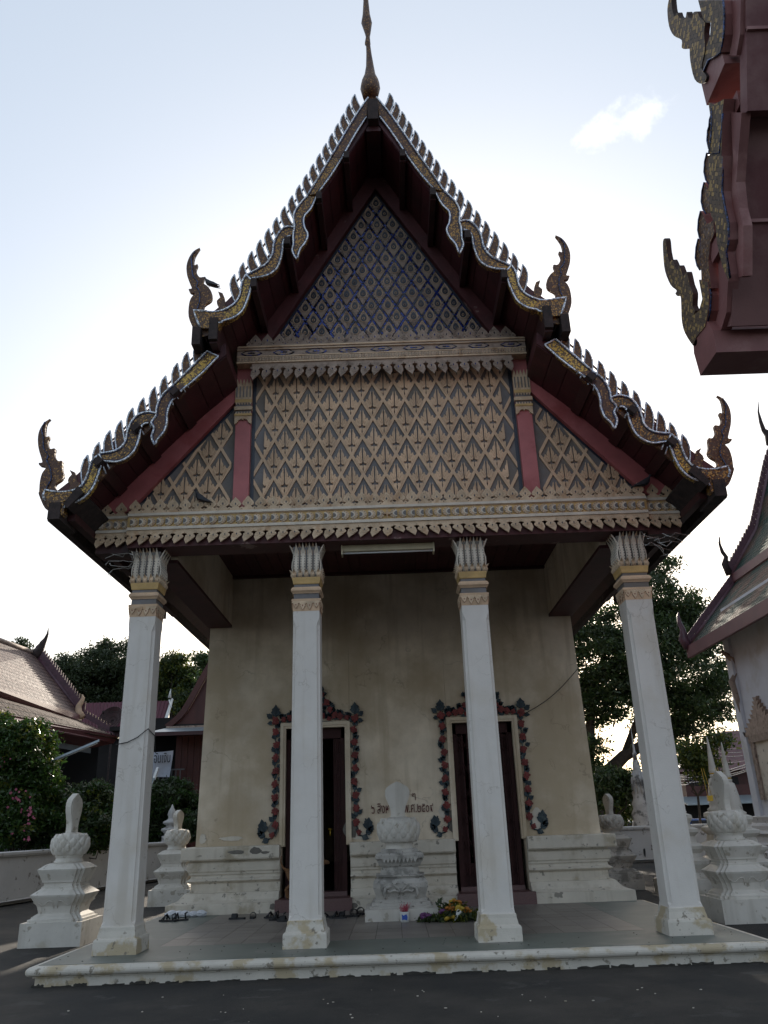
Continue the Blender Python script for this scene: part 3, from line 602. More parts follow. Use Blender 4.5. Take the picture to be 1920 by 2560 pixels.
# ============================================================ PEDIMENT
PYF = -.12      # face of the pediment ground
m = MB(); m.prism([(-4.55, 6.9), (4.55, 6.9), (4.35, 7.15), (2.66, 9.05), (2.6, 9.7), (-2.6, 9.7), (-2.66, 9.05), (-4.35, 7.15)], XZ, PYF, .2); m.build('pediment_wall', 'relief_ground', hall)
m = MB(); m.prism([(-2.25, 9.7), (2.25, 9.7), (0, 13.95)], XZ, PYF+.02, .2); m.build('gable_ground', 'dark_blue_ground', hall)
m = MB()
for s in (-1, 1):
    m = MB(); m.box(*sorted((s*2.30, s*2.36)), PYF-.006, PYF+.05, 7.0, 9.6); m.build('blue_border', 'dark_blue_ground', hall)
    m = MB(); m.prism([(s*2.655, 9.03), (s*2.655, 8.93), (s*4.2, 7.14), (s*4.3, 7.14)], XZ, PYF-.006, PYF+.05); m.build('blue_border', 'dark_blue_ground', hall)
# half of the flame motif, drawn for the right half of a diamond cell of width 2W and height 2H, cell bottom vertex at 0,0
def flame(W, H):
    pts = [(.035, .12), (.035, .30), (.16, .34), (.20, .46), (.10, .50), (.05, .47), (.06, 1.28), (.10, 1.36), (.17, 1.16), (.27, 1.10), (.30, .98), (.40, 1.02), (.44, .92), (.38, .82), (.50, .84), (.62, .90), (.66, .98), (.74, .96), (.80, .90), (.72, .78), (.62, .70), (.50, .56), (.40, .46), (.25, .30), (.12, .12)]
    pts = [(.022, .16), (.06, .26), (.02, .40), (.06, .46), (.24, .44), (.30, .50), (.30, .60), (.22, .56), (.12, .58), (.05, .66), (.06, 1.10), (.085, 1.42), (.12, 1.46), (.20, 1.26), (.31, 1.15), (.34, 1.02), (.28, .94), (.38, .95), (.45, 1.03), (.53, .98), (.60, .86), (.73, .86), (.68, .77), (.50, .56), (.28, .28), (.10, .08)]
    return [(x*W, z*H) for x, z in pts]
def motif(W, H, name):
    mb = MB()
    for s in (-1, 1):
        p = [(s*x, z) for x, z in flame(W, H)]
        mb.prism(p, XZ, -.035, 0, 0, side=0)
        # incised veins
        mb.tube([(s*.12*W, -.036, .7*H), (s*.2*W, -.038, .95*H), (s*.12*W, -.036, 1.35*H)], .004, 4)
        mb.tube([(s*.2*W, -.036, .66*H), (s*.36*W, -.038, .84*H), (s*.56*W, -.036, 1.0*H)], .004, 4)
        mb.tube([(s*.3*W, -.036, .42*H), (s*.42*W, -.038, .62*H), (s*.62*W, -.036, .86*H)], .004, 4)
    return proto_mesh(mb, name, 'stucco_tan')
def clip_poly(poly, planes):
    for a, b, c in planes:   # keep a*x+b*z<=c
        out = []
        for i in range(len(poly)):
            p, q = poly[i], poly[(i+1) % len(poly)]; dp, dq = a*p[0]+b*p[1]-c, a*q[0]+b*q[1]-c
            if dp <= 0: out.append(p)
            if dp*dq < 0: t = dp/(dp-dq); out.append((p[0]+(q[0]-p[0])*t, p[1]+(q[1]-p[1])*t))
        poly = out
        if len(poly) < 3: return []
    return poly
def strips(mb, W, H, x0, z0, planes, w, y0, y1, rng_=40):
    """diagonal lattice bars through the points (x0+2Wi, z0+2Hj)"""
    L = math.hypot(W, H); nx, nz = H/L, W/L
    for i in range(-rng_, rng_):
        for s in (-1, 1):
            c = s*nx*(x0)+nz*z0+(2*W*H/L)*i
            # line: s*nx*x + nz*z = c ; thick w
            big = 30; dx, dz = nz, -s*nx
            cx_, cz_ = s*nx*c, nz*c
            p = [(cx_-dx*big-s*nx*w/2, cz_-dz*big-nz*w/2), (cx_+dx*big-s*nx*w/2, cz_+dz*big-nz*w/2), (cx_+dx*big+s*nx*w/2, cz_+dz*big+nz*w/2), (cx_-dx*big+s*nx*w/2, cz_-dz*big+nz*w/2)]
            q = clip_poly(p, planes)
            if len(q) >= 3: mb.prism(q, XZ, y0-(.0015 if s > 0 else 0), y1)
W, H = .195, .367
mot = motif(W, H, 'flame_relief')
ZT, ZB, XM = 9.62, 7.02, 2.30
lb = MB(); strips(lb, W, H, 0, 8.26, [(1, 0, XM), (-1, 0, XM), (0, 1, ZT), (0, -1, -ZB)], .052, PYF-.028, PYF+.01)
lb.build('lattice_bars', 'stucco_tan', hall)
for j in range(-5, 5):
    for i in range(-13, 14):
        if (i+j) % 2: continue
        bx, bz = i*W, 8.26+j*H     # bottom vertex of a cell
        if abs(bx)+W*.35 > XM+.08 or bz+H*.2 > ZT or bz+H*1.3 < ZB: continue
        if abs(bx) > XM-W*.8:
            # half motif against the border
            s = -1 if bx > 0 else 1
            mb = MB(); mb.prism([(s*x, z) for x, z in flame(W, H)], XZ, -.035, 0); o = mb.build('flame_relief', 'stucco_tan', hall, origin=(0, 0, 0)); o.location = (bx, PYF, bz)
            continue
        inst(mot, 'flame_relief', hall, (bx+random.uniform(-.004, .004), PYF, bz+random.uniform(-.005, .005)), (0, random.uniform(-.025, .025), 0), (random.uniform(.94, 1.03), random.uniform(.8, 1.15), random.uniform(.95, 1.02)))
# side triangles
W2, H2 = .20, .345
mot2 = motif(W2, H2, 'flame_relief')
for s in (-1, 1):
    pl = [(-s, 0, -2.70) if s > 0 else (1, 0, -2.70), (0, -1, -7.02), (s*1.86/2.44, 1.58/2.44, 0)]
    # slope line through (2.68,8.86) and (4.2,7.12)
    n_ = Vector((1.74, 1.52)).normalized(); cc = n_.x*2.68+n_.y*8.86
    pl[2] = (s*n_.x, n_.y, cc)
    lb = MB(); strips(lb, W2, H2, s*2.9, 7.44, pl, .05, PYF-.028, PYF+.01); lb.build('lattice_bars', 'stucco_tan', hall)
    for j in range(-3, 6):
        for i in range(-2, 9):
            if (i+j) % 2: continue
            bx, bz = 2.9+i*W2, 7.44+j*H2
            if bx-W2*.5 < 2.66 or bz+H2*1.3 < 7.0 or n_.x*bx+n_.y*(bz+H2*1.0) > cc+.02: continue
            inst(mot2, 'flame_relief', hall, (s*bx, PYF, bz), (0, random.uniform(-.025, .025), 0), (random.uniform(.94, 1.03), random.uniform(.8, 1.15), random.uniform(.95, 1.02)))
# pilasters with carved heads
for s in (-1, 1):
    m = MB(); m.box(*sorted((s*2.37, s*2.64)), PYF-.1, PYF+.05, 6.95, 9.75); p = m.build('pilaster', 'red_pink_paint', hall)
    m = MB(); X0, X1 = sorted((s*2.355, s*2.655)); ca = (X0+X1)/2
    for k in range(5):
        xx = X0+.03+k*.06
        m.prism([(xx-.028, 9.02), (xx-.03, 9.3), (xx-.02, 9.36), (xx, 9.44), (xx+.02, 9.36), (xx+.03, 9.3), (xx+.028, 9.02)], XZ, PYF-.15, PYF-.1, 0)
        m.prism([(xx-.012, 9.06), (xx-.012, 9.28), (xx+.012, 9.28), (xx+.012, 9.06)], XZ, PYF-.156, PYF-.15, 1)
    m.box(X0, X1, PYF-.15, PYF-.1, 8.96, 9.02, 2); m.box(X0+.01, X1-.01, PYF-.13, PYF-.1, 8.86, 8.96, 1)
    m.box(X0-.01, X1+.01, PYF-.165, PYF-.1, 8.80, 8.87, 0); m.box(X0+.01, X1-.01, PYF-.13, PYF-.1, 8.73, 8.8, 1); m.box(X0-.005, X1+.005, PYF-.155, PYF-.1, 8.69, 8.73, 2)
    for k in range(6):
        xx = X0+.025+k*.05; m.prism([(xx-.022, 8.96), (xx+.022, 8.96), (xx, 8.91)], XZ, PYF-.145, PYF-.13, 0); m.prism([(xx-.022, 8.73), (xx+.022, 8.73), (xx, 8.78)], XZ, PYF-.145, PYF-.13, 0)
    m.prism([(X0, 8.69), (X0, 8.53), (X0+.05, 8.56), (X0+.07, 8.61), (ca-.02, 8.63), (ca, 8.60), (ca+.02, 8.63), (X1-.07, 8.61), (X1-.05, 8.56), (X1, 8.53), (X1, 8.69)], XZ, PYF-.14, PYF-.1, 0)
    m.build('pilaster_head', ['stucco_pale', 'relief_ground', 'stucco_yellow'], p)

# ---- upper gable: blue glass lattice and stamped diamonds
WU, HU = .157, .272
AP, SB = 13.74, (13.74-10.35)/1.98
nU = Vector((SB, 1)).normalized(); cU = nU.y*13.74
plU = [(nU.x, nU.y, cU-.03), (-nU.x, nU.y, cU-.03), (0, -1, -9.9)]
m = MB(); strips(m, WU, HU, 0, 13.44-2*HU*2+HU, plU, .034, PYF-.012, PYF+.03); m.build('blue_glass_lattice', 'blue_glass', hall)
m = MB()
for s in (-1, 1): m = MB(); m.prism([(0, 13.76), (0, 13.66), (s*2.1, 10.07), (s*2.16, 10.07)], XZ, PYF-.014, PYF+.03); m.build('blue_border', 'dark_blue_ground', hall)
def gtile(seed):
    rr = random.Random(seed); mb = MB(); w_, h_ = WU*.84, HU*.84
    pts = []
    n = 5
    for q, (a, b) in enumerate((((0, h_), (w_, 0)), ((w_, 0), (0, -h_)), ((0, -h_), (-w_, 0)), ((-w_, 0), (0, h_)))):
        for k in range(n):
            t = k/n; x, z = a[0]+(b[0]-a[0])*t, a[1]+(b[1]-a[1])*t
            pts.append((x, z)); t2 = (k+.5)/n; x, z = a[0]+(b[0]-a[0])*t2, a[1]+(b[1]-a[1])*t2; pts.append((x*.93, z*.93))
    mb.prism(pts, XZ, -.022, 0, 0)
    drop = [(.075*math.sin(a)*(1 if True else 1), .02+.085*math.cos(a)*(1.25 if math.cos(a) > 0 else .9)*(1+.25*max(0, math.cos(a))**6)) for a in np.linspace(0, 2*math.pi, 17)[:-1]]
    dl = [(x*.9*w_/.13, -.030, z*h_/.23*1.1) for x, z in drop]; mb.tube(dl+[dl[0]], .0062, 5, 1)
    mb.prism([(x*.72*w_/.13, z*.72*h_/.23*1.1) for x, z in drop], XZ, -.0235, -.02, 2)
    mb.lathe([(0, 0), (.022, .003), (.018, .012), (0, .016)], (0, 0, 0), 8, 1) if False else None
    ring = [(.02*math.cos(a), -.030, .015+.026*math.sin(a)) for a in np.linspace(0, 2*math.pi, 9)]; mb.tube(ring, .006, 4, 1 if seed % 2 else 0)
    for a in np.linspace(0, 2*math.pi, 13)[:-1]:
        x, z = w_*.72*math.cos(a)*(.62+.38*abs(math.cos(2*a))), h_*.72*math.sin(a)*(.62+.38*abs(math.cos(2*a))); mb.box(x-.008, x+.008, -.028, -.02, z-.011, z+.011, 0 if seed % 3 else 2)
    return proto_mesh(mb, 'gable_diamond', ['stucco_old', 'stucco_pale', 'dark_blue_ground'])
gts = [gtile(k) for k in range(5)]
for j in range(-11, 6):
    for i in range(-14, 15):
        if (i+j) % 2: continue
        x, z = i*WU, 13.44-4*HU+j*HU
        if z < 10.0 or nU.x*abs(x)+nU.y*z > cU-.135: continue
        inst(random.choice(gts), 'gable_diamond', hall, (x+random.uniform(-.004, .004), PYF-.0, z+random.uniform(-.004, .004)), (0, random.uniform(-.03, .03), 0))

# ---- friezes
def antefix(w, h):
    mb = MB(); p = [(-w*.5, 0), (-w*.5, h*.16), (-w*.34, h*.20), (-w*.24, h*.30), (-w*.42, h*.36), (-w*.50, h*.48), (-w*.42, h*.62), (-w*.22, h*.80), (0, h), (w*.22, h*.80), (w*.42, h*.62), (w*.50, h*.48), (w*.42, h*.36), (w*.24, h*.30), (w*.34, h*.20), (w*.5, h*.16), (w*.5, 0)]
    mb.prism(p, XZ, -.03, 0); mb.prism([(-.012, h*.5), (0, h*.38), (.012, h*.5), (0, h*.6)], XZ, -.034, -.03, 1)
    for s in (-1, 1): mb.tube([(s*w*.12, -.031, h*.33), (s*w*.3, -.033, h*.5), (s*w*.06, -.031, h*.84)], .004, 4)
    return mb
def tooth(w, h, lean):
    mb = MB(); p = [(-w*.5, 0), (-w*.5, -h*.14), (-w*.34, -h*.16), (-w*.25, -h*.26), (-w*.40, -h*.32), (-w*.44, -h*.45), (-w*.34+lean*.2*w, -h*.68), (lean*w*.28, -h*.95), (lean*w*.36, -h), (lean*w*.40, -h*.9), (w*.36+lean*.15*w, -h*.66), (w*.44, -h*.45), (w*.40, -h*.32), (w*.25, -h*.26), (w*.34, -h*.16), (w*.5, -h*.14), (w*.5, 0)]
    mb.prism(p, XZ, -.03, 0); mb.prism([(-.012, -h*.36), (0, -h*.26), (.012, -h*.36), (0, -h*.46)], XZ, -.034, -.03, 1)
    for q in (.5, .65): mb.tube([(-w*.28, -.031, -h*(q-.1)), (0, -.033, -h*q), (w*.28, -.031, -h*(q-.1))], .004, 4)
    return mb
def scale_unit(w, h):
    mb = MB()
    for k, (r, yo, mi) in enumerate(((1, -.01, 0), (.7, -.022, 2), (.48, -.028, 3))):
        ps = [(w*.75*r*math.cos(a), h*.5*r*math.sin(a)) for a in np.linspace(-math.pi/2, math.pi/2, 10)]
        ps = [(x+(-.02 if k else 0), z) for x, z in ps]
        mb.prism(ps, XZ, yo-.012, 0, mi)
    for a in np.linspace(-1.3, 1.3, 6): mb.box(w*.64*math.cos(a)-.006, w*.64*math.cos(a)+.006, -.026, -.02, h*.42*math.sin(a)-.006, h*.42*math.sin(a)+.006, 3)
    return mb
matsF = ['stucco_pale', 'dark_blue_ground', 'stucco_white', 'relief_ground']
FY = -.34
def run(proto, name, xa, xb, pitch, z, y, flip=False, sc=(1, 1, 1)):
    n = max(1, round((xb-xa)/pitch)); p = (xb-xa)/n
    for k in range(n):
        x = xa+p*(k+.5); s = -1 if (flip and x < 0) else 1
        o = inst(proto, name, hall, (x, y, z), rot=(0, random.uniform(-.03, .03), 0), scale=(sc[0]*s, 1, sc[2]*random.uniform(.94, 1.04)))
m = MB()
def fr(m, xa, xb, y, z, k=1.0):
    for (za, zb, d, mi) in ((6.80, 6.845, .03, 1), (6.785, 6.80, .012, 0), (6.60, 6.785, 0, 2), (6.575, 6.60, .02, 1), (6.545, 6.575, .035, 1), (6.50, 6.545, .015, 0)): m.box(xa, xb, y-d, -.1, za, zb, mi)
fr(m, -4.37, 4.37, FY, 0); fr(m, -4.92, -4.37, FY+.09, 0); fr(m, 4.37, 4.92, FY+.09, 0)
m.build('frieze_band', ['stucco_pale', 'stucco_white', 'stucco_yellow'], hall)
P_ant = proto_mesh(antefix(.2, .26), 'antefix', matsF); P_antS = proto_mesh(antefix(.09, .075), 'antefix_small', matsF)
P_tooth = proto_mesh(tooth(.19, .21, 1), 'tooth', matsF); P_toothC = proto_mesh(tooth(.19, .22, 0), 'tooth', matsF); P_scale = proto_mesh(scale_unit(.14, .165), 'scale', matsF)
for xa, xb, y in ((-4.37, 4.37, FY), (-4.92, -4.4, FY+.09), (4.4, 4.92, FY+.09)):
    run(P_ant, 'antefix', xa, xb, .213, 6.845, y+.02)
    n = max(1, round((xb-xa)/.213)); p = (xb-xa)/n
    for k in range(n-1): inst(P_antS, 'antefix_small', hall, (xa+p*(k+1), y+.026, 6.845))
    if y == FY:
        n = 45; p = (xb-xa)/n
        for k in range(n):
            x = xa+p*(k+.5); o = inst(P_toothC if abs(x) < .05 else P_tooth, 'hanging_tooth', hall, (x, y+.015, 6.50), scale=(-1 if x < 0 else 1, 1, random.uniform(.96, 1.03) if k != 23 else .7))
    else: run(P_tooth, 'hanging_tooth', xa, xb, .19, 6.50, y+.015, True)
    n = round((xb-xa)/.148); p = (xb-xa)/n
    for k in range(n):
        x = xa+p*(k+.5)
        inst(P_scale, 'frieze_scale', hall, (x, y-.001*(k % 2), 6.69), scale=(1 if x < 0 else -1, 1, 1)) if abs(x) > .07 else None
m = MB()
for a in (0, math.pi/2): 
    m.prism([(.09*math.cos(a), .09*math.sin(a)), (.03*math.cos(a+.8), .03*math.sin(a+.8)), (.09*math.cos(a+math.pi), .09*math.sin(a+math.pi)), (.03*math.cos(a-.8), .03*math.sin(a-.8))], XZ, -.04-.003*a, 0, 0)
m.lathe([(0, 0), (.03, .0), (.02, .02)], (0, 0, 0), 8, 2) if False else None
me_ = m.build('frieze_rosette', matsF, hall, origin=(0, 0, 0)); me_.location = (0, FY, 6.69)
# upper frieze
UY = -.4
m = MB()
for (za, zb, d, mi) in ((10.0, 10.03, .02, 1), (9.955, 10.0, .0, 0), (9.94, 9.955, .03, 1), (9.82, 9.94, .0, 0), (9.80, 9.82, .02, 1), (9.70, 9.80, .01, 0), (9.67, 9.70, .025, 1)):
    m.box(-2.62, 2.62, UY-d, -.1, za, zb, mi)
m.box(-2.35, 2.35, UY-.0, -.1, 9.60, 9.67, 0)
m.build('upper_frieze_band', ['stucco_old', 'stucco_pale'], hall)
m = MB()   # hexagon panels and dentils
for k in range(9):
    x = -2.36+k*.59
    m.prism([(x-.2, 9.88), (x-.11, 9.93), (x+.11, 9.93), (x+.2, 9.88), (x+.11, 9.83), (x-.11, 9.83)], XZ, UY-.012, UY+.01, 1)
    m.prism([(x-.17, 9.88), (x-.095, 9.915), (x+.095, 9.915), (x+.17, 9.88), (x+.095, 9.845), (x-.095, 9.845)], XZ, UY-.016, UY, 0)
    m.prism([(x-.07, 9.88), (x-.05, 9.893), (x+.05, 9.893), (x+.07, 9.88), (x+.05, 9.867), (x-.05, 9.867)], XZ, UY-.021, UY, 1)
m.build('frieze_hexagon_inlay', ['stucco_old', 'blue_glass'], hall)
P_d = MB(); P_d.box(-.018, .018, -.012, .004, -.035, .035); P_d.box(-.008, .008, -.016, .004, -.02, .02, 1); P_d = proto_mesh(P_d, 'dentil', ['stucco_pale', 'stucco_old'])
for k in range(86): inst(P_d, 'frieze_dentil', hall, (-2.57+k*.0605, UY-.012, 9.75))
matsU = ['stucco_old', 'blue_glass', 'stucco_pale', 'relief_ground']
P_ant2 = proto_mesh(antefix(.2, .27), 'antefix', matsU); P_tooth2 = proto_mesh(tooth(.185, .27, .75), 'tooth', matsU); P_as2 = proto_mesh(antefix(.1, .13), 'antefix_small', matsU)
n = 22
for k in range(n):
    x = -2.3+4.6*k/(n-1); inst(P_ant2, 'antefix', hall, (x, UY+.05, 10.03))
    if k < n-1: inst(P_as2, 'antefix_small', hall, (x+2.3/(n-1), UY+.056, 10.03))
for s in (-1, 1): inst(P_as2, 'antefix_small', hall, (s*2.42, UY+.05, 10.03))
n = 24
for k in range(n):
    x = -2.28+4.56*k/(n-1); inst(P_tooth2, 'hanging_tooth', hall, (x, UY+.02, 9.60), scale=(-1 if x < 0 else 1, 1, 1))

# ============================================================ ROOF
YU, YL = -1.5, -1.35
# red rake boards between carving and soffit
for s in (-1, 1):
    m = MB(); m.prism([(0, 13.74), (0, 14.3), (s*2.62, 10.0), (s*2.62, 9.9), (s*2.24, 9.9)], XZ, -.26, PYF-.02); m.build('rake_board', 'peeled_maroon', hall)
    m = MB(); m.prism([(s*2.645, 9.0), (s*2.645, 9.3), (s*4.80, 7.12), (s*4.6, 6.85), (s*4.4, 6.95)], XZ, -.24, PYF-.02); m.build('rake_board', 'red_pink_paint', hall)
# soffits / roof slabs
up = [(0, 14.33), (.515, 13.38), (1.023, 12.46), (1.578, 11.49), (2.142, 10.62), (2.6, 10.05), (3.0, 9.68)]
lo = [(2.62, 9.30), (3.352, 8.62), (3.936, 7.99), (4.476, 7.40), (5.0, 6.84), (5.27, 6.60)]
for s in (-1, 1):
    m = MB(); th = .22
    def slab(prof, y0, y1, mi0=0):
        n = len(prof)
        r0 = [(s*x, y0, z) for x, z in prof]; r1 = [(s*x, y1, z) for x, z in prof]
        t0 = [(s*(x+.02), y0, z+th) for x, z in prof]; t1 = [(s*(x+.02), y1, z+th) for x, z in prof]
        vs = r0+r1+t0+t1; 
        for i in range(n-1):
            m.add(vs, [(i, i+1, n+i+1, n+i)], 0); m.add(vs, [(2*n+i, 3*n+i, 3*n+i+1, 2*n+i+1)], 1); m.add(vs, [(i, 2*n+i, 2*n+i+1, i+1), (n+i, n+i+1, 3*n+i+1, 3*n+i)], 0)
        m.add(vs, [(0, n, 3*n, 2*n), (n-1, 3*n-1, 4*n-1, 2*n-1)], 0)
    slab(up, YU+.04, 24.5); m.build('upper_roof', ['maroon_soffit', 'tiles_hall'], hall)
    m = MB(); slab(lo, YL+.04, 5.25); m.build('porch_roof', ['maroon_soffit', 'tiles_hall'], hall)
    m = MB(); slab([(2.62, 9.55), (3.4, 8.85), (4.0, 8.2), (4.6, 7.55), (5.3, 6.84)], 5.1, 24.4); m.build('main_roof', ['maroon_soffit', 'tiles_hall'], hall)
    m = MB(); m.box(*sorted((s*5.2, s*5.32)), YL+.1, 5.25, 6.42, 6.62); m.build('eave_fascia', 'old_wood', hall)
    m = MB(); m.box(*sorted((s*5.22, s*5.34)), 5.1, 24.4, 6.74, 6.9); m.build('eave_fascia', 'old_wood', hall)
    # horizontal soffit boards of the side eave
    m = MB(); m.box(*sorted((s*4.93, s*5.05)), YL+.2, 5.2, 6.45, 6.6); m.build('eave_beam', 'maroon_wood', hall)
    # planks on the soffit
    for k, (a, b) in enumerate(zip(lo[:-1], lo[1:])):
        for q in range(3):
            xa, za = a[0]+(b[0]-a[0])*q/3, a[1]+(b[1]-a[1])*q/3; xb, zb_ = a[0]+(b[0]-a[0])*(q+.94)/3, a[1]+(b[1]-a[1])*(q+.94)/3
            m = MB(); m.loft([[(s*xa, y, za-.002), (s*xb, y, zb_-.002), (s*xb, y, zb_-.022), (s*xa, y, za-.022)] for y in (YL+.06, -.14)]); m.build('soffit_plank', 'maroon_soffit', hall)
    for k, (a, b) in enumerate(zip(up[:-1], up[1:])):
        for q in range(3):
            xa, za = a[0]+(b[0]-a[0])*q/3, a[1]+(b[1]-a[1])*q/3; xb, zb_ = a[0]+(b[0]-a[0])*(q+.94)/3, a[1]+(b[1]-a[1])*(q+.94)/3
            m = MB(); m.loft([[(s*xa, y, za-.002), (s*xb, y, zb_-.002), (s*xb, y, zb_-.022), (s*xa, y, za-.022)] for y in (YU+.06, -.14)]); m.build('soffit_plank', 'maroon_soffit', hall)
# purlins
pu = MB(); pu.box(-.05, .05, 0, 1, -.2, .0); pu.box(-.05, .05, -.09, 0, -.17, -.02, 1); pu = proto_mesh(pu, 'purlin', ['maroon_wood', 'old_wood'])
for x, z in up[1:5]:
    for s in (-1, 1): inst(pu, 'purlin', hall, (s*x, YU-.02, z-.02), scale=(1, 1.25, 1))
for x, z in lo[1:4]:
    for s in (-1, 1): inst(pu, 'purlin', hall, (s*x, YL-.04, z-.02), (0, -s*.75, 0), (1, 1.12, .9))
m = MB(); m.box(-.10, .10, YU-.12, YU+.2, 14.12, 14.62, 1); m.box(-.135, .135, YU+.06, 0, 14.0, 14.74, 0); m.build('ridge_beam', ['maroon_wood', 'old_wood'], hall)
for s in (-1, 1):
    m = MB(); m.box(*sorted((s*2.72, s*2.84)), YU-.1, -.12, 9.34, 9.84, 0); m.box(*sorted((s*2.71, s*2.85)), YU-.17, YU-.1, 9.38, 9.80, 1); m.build('eave_purlin', ['maroon_wood', 'old_wood'], hall)
    m = MB(); m.box(*sorted((s*3.0, s*3.14)), YU-.12, 1, 9.32, 9.66, 0); m.build('eave_purlin', 'old_wood', hall)
    m = MB(); m.box(*sorted((s*2.80, s*3.05)), YU+.35, 1, 9.3, 9.85, 0); m.build('inner_board', 'old_wood', hall)
    m = MB(); m.prism([(s*4.72, 6.80), (s*4.95, 6.55), (s*5.02, 6.62), (s*4.82, 6.92)], XZ, YL-.1, -.1); m.build('eave_purlin', 'old_wood', hall)
    m = MB(); m.box(*sorted((s*5.06, s*5.25)), YL-.08, YL+.6, 6.38, 6.66, 0); m.build('eave_purlin', 'old_wood', hall)

# ---- bargeboards (naga bodies) traced once, mirrored left/right
def board(parent, segs, Y, side, th=.1):
    for k, (outer, inner, gold, closeends) in enumerate(segs):
        m = MB(); poly = [(side*x, z) for x, z in outer]+[(side*x, z) for x, z in reversed(inner)]
        yy = Y-.012*k
        m.prism(poly, XZ, yy, yy+th)
        b = m.build('bargeboard', gold, parent)
        t = MB(); t2 = MB()
        lines = [outer, inner] if not closeends else [outer, inner, [outer[0], inner[0]]]
        for ln in lines:
            t.tube([(side*x, yy-.012, z) for x, z in ln], .017, 5, flat=.8)
        cxm = sum(p[0] for p in outer+inner)/len(outer+inner); czm = sum(p[1] for p in outer+inner)/len(outer+inner)
        def shrink(ln, other, k_=.16):
            out = []
            for p in ln:
                q = min(other, key=lambda o: (o[0]-p[0])**2+(o[1]-p[1])**2); d = math.hypot(q[0]-p[0], q[1]-p[1]) or 1
                out.append((p[0]+(q[0]-p[0])/d*.028, p[1]+(q[1]-p[1])/d*.028))
            return out
        for ln, ot in ((outer, inner), (inner, outer)): t2.tube([(side*x, yy-.006, z) for x, z in shrink(ln, ot)], .006, 4, flat=.6)
        t.build('mirror_edging', 'mirror_trim', b); t2.build('blue_edging', 'blue_trim', b)
U = lambda pts, n=5: bez(prof_from(c1, pts, YU), n)
Uc2 = lambda pts, n=5: bez(prof_from(c2, pts, YU), n)
Lw = lambda pts, n=5: bez(prof_from(c2, pts, YL), n)
segU = [
 (U([(797, 405), (735, 495), (640, 655)], 3), U([(790, 487), (745, 555), (690, 652)], 3), 'brown_mosaic', False),
 (U([(640, 657), (580, 755), (545, 815)], 3), U([(690, 657), (640, 735), (592, 800)], 3), 'gold_mosaic', False),
 (U([(545, 817), (505, 862), (488, 900), (492, 945), (487, 975), (487, 1015), (483, 1045), (500, 1080)]), U([(583, 822), (560, 870), (532, 905), (533, 945), (547, 975), (540, 1005), (515, 1040), (505, 1075)]), 'gold_mosaic', False),
 (U([(492, 950), (460, 947), (430, 968), (408, 1010), (400, 1060), (375, 1100), (340, 1122), (292, 1147)]), U([(478, 985), (462, 990), (446, 1010), (442, 1050), (425, 1110), (395, 1140), (355, 1155), (318, 1160)]), 'gold_mosaic', False),
 (U([(292, 1147), (275, 1180), (266, 1232), (240, 1270), (185, 1298), (125, 1300), (80, 1297)]), U([(320, 1175), (302, 1240), (278, 1295), (240, 1325), (200, 1338), (190, 1345), (165, 1350)]), 'bright_gold_mosaic', True),
]
segL = [
 (Lw([(1085, 755), (985, 855), (885, 956)], 3), Lw([(1152, 785), (1070, 870), (975, 955)], 3), 'bright_gold_mosaic', True),
 (Lw([(885, 958), (825, 1012), (790, 1080), (782, 1140), (755, 1180), (772, 1212), (757, 1262), (775, 1312)]), Lw([(970, 958), (915, 1010), (870, 1065), (850, 1125), (848, 1180), (830, 1235), (795, 1275), (780, 1308)]), 'brown_mosaic', False),
 (Lw([(787, 1128), (742, 1118), (685, 1132), (640, 1175), (615, 1240), (600, 1300), (555, 1342), (500, 1357), (452, 1362)]), Lw([(740, 1185), (715, 1190), (695, 1215), (685, 1275), (655, 1350), (605, 1395), (555, 1413), (510, 1412), (475, 1410)]), 'gold_mosaic', False),
 (Lw([(450, 1370), (405, 1415), (385, 1480), (350, 1550), (290, 1585), (200, 1595), (135, 1585)]), Lw([(467, 1410), (445, 1490), (415, 1565), (370, 1620), (315, 1652), (260, 1660), (245, 1690)]), 'bright_gold_mosaic', True),
]
# heads of the nagas
headU = prof_from(c2, [(1010, 525), (1025, 570), (1048, 628), (1110, 630), (1118, 670), (1140, 675), (1168, 590), (1215, 578), (1180, 530), (1090, 530)], YU)
headL = prof_from(c2, [(135, 1585), (122, 1615), (132, 1650), (152, 1682), (205, 1690), (228, 1732), (245, 1722), (240, 1650), (275, 1640), (320, 1650), (290, 1595), (200, 1597)], YL)
finU = [(1040, 138), (1005, 158), (978, 195), (962, 245), (965, 300), (980, 345), (993, 378), (974, 383), (985, 402), (1012, 408), (992, 430), (977, 470), (974, 545), (1000, 610), (1045, 665), (1110, 640), (1090, 560), (1130, 545), (1090, 523), (1068, 505), (1068, 478), (1105, 452), (1114, 425), (1108, 395), (1085, 365), (1060, 345), (1066, 312), (1038, 312), (1018, 272), (1028, 236), (1005, 240), (1008, 195), (1022, 165)]
finL = [(152, 1152), (115, 1178), (88, 1225), (80, 1275), (85, 1330), (100, 1382), (106, 1410), (86, 1414), (92, 1430), (128, 1440), (105, 1475), (92, 1525), (88, 1580), (86, 1602), (122, 1682), (160, 1690), (200, 1640), (240, 1600), (205, 1582), (184, 1565), (184, 1540), (218, 1515), (233, 1487), (224, 1450), (224, 1402), (200, 1402), (178, 1370), (182, 1328), (150, 1330), (138, 1292), (148, 1256), (124, 1258), (125, 1205), (134, 1170)]
babyU = [(1148, 395), (1160, 430), (1140, 450), (1142, 470), (1158, 490), (1148, 520), (1140, 545), (1200, 540), (1215, 500), (1192, 480), (1186, 430), (1175, 405)]
babyL = [(266, 1453), (280, 1480), (262, 1500), (256, 1520), (272, 1545), (262, 1575), (250, 1595), (330, 1580), (335, 1540), (312, 1520), (305, 1490), (298, 1468)]
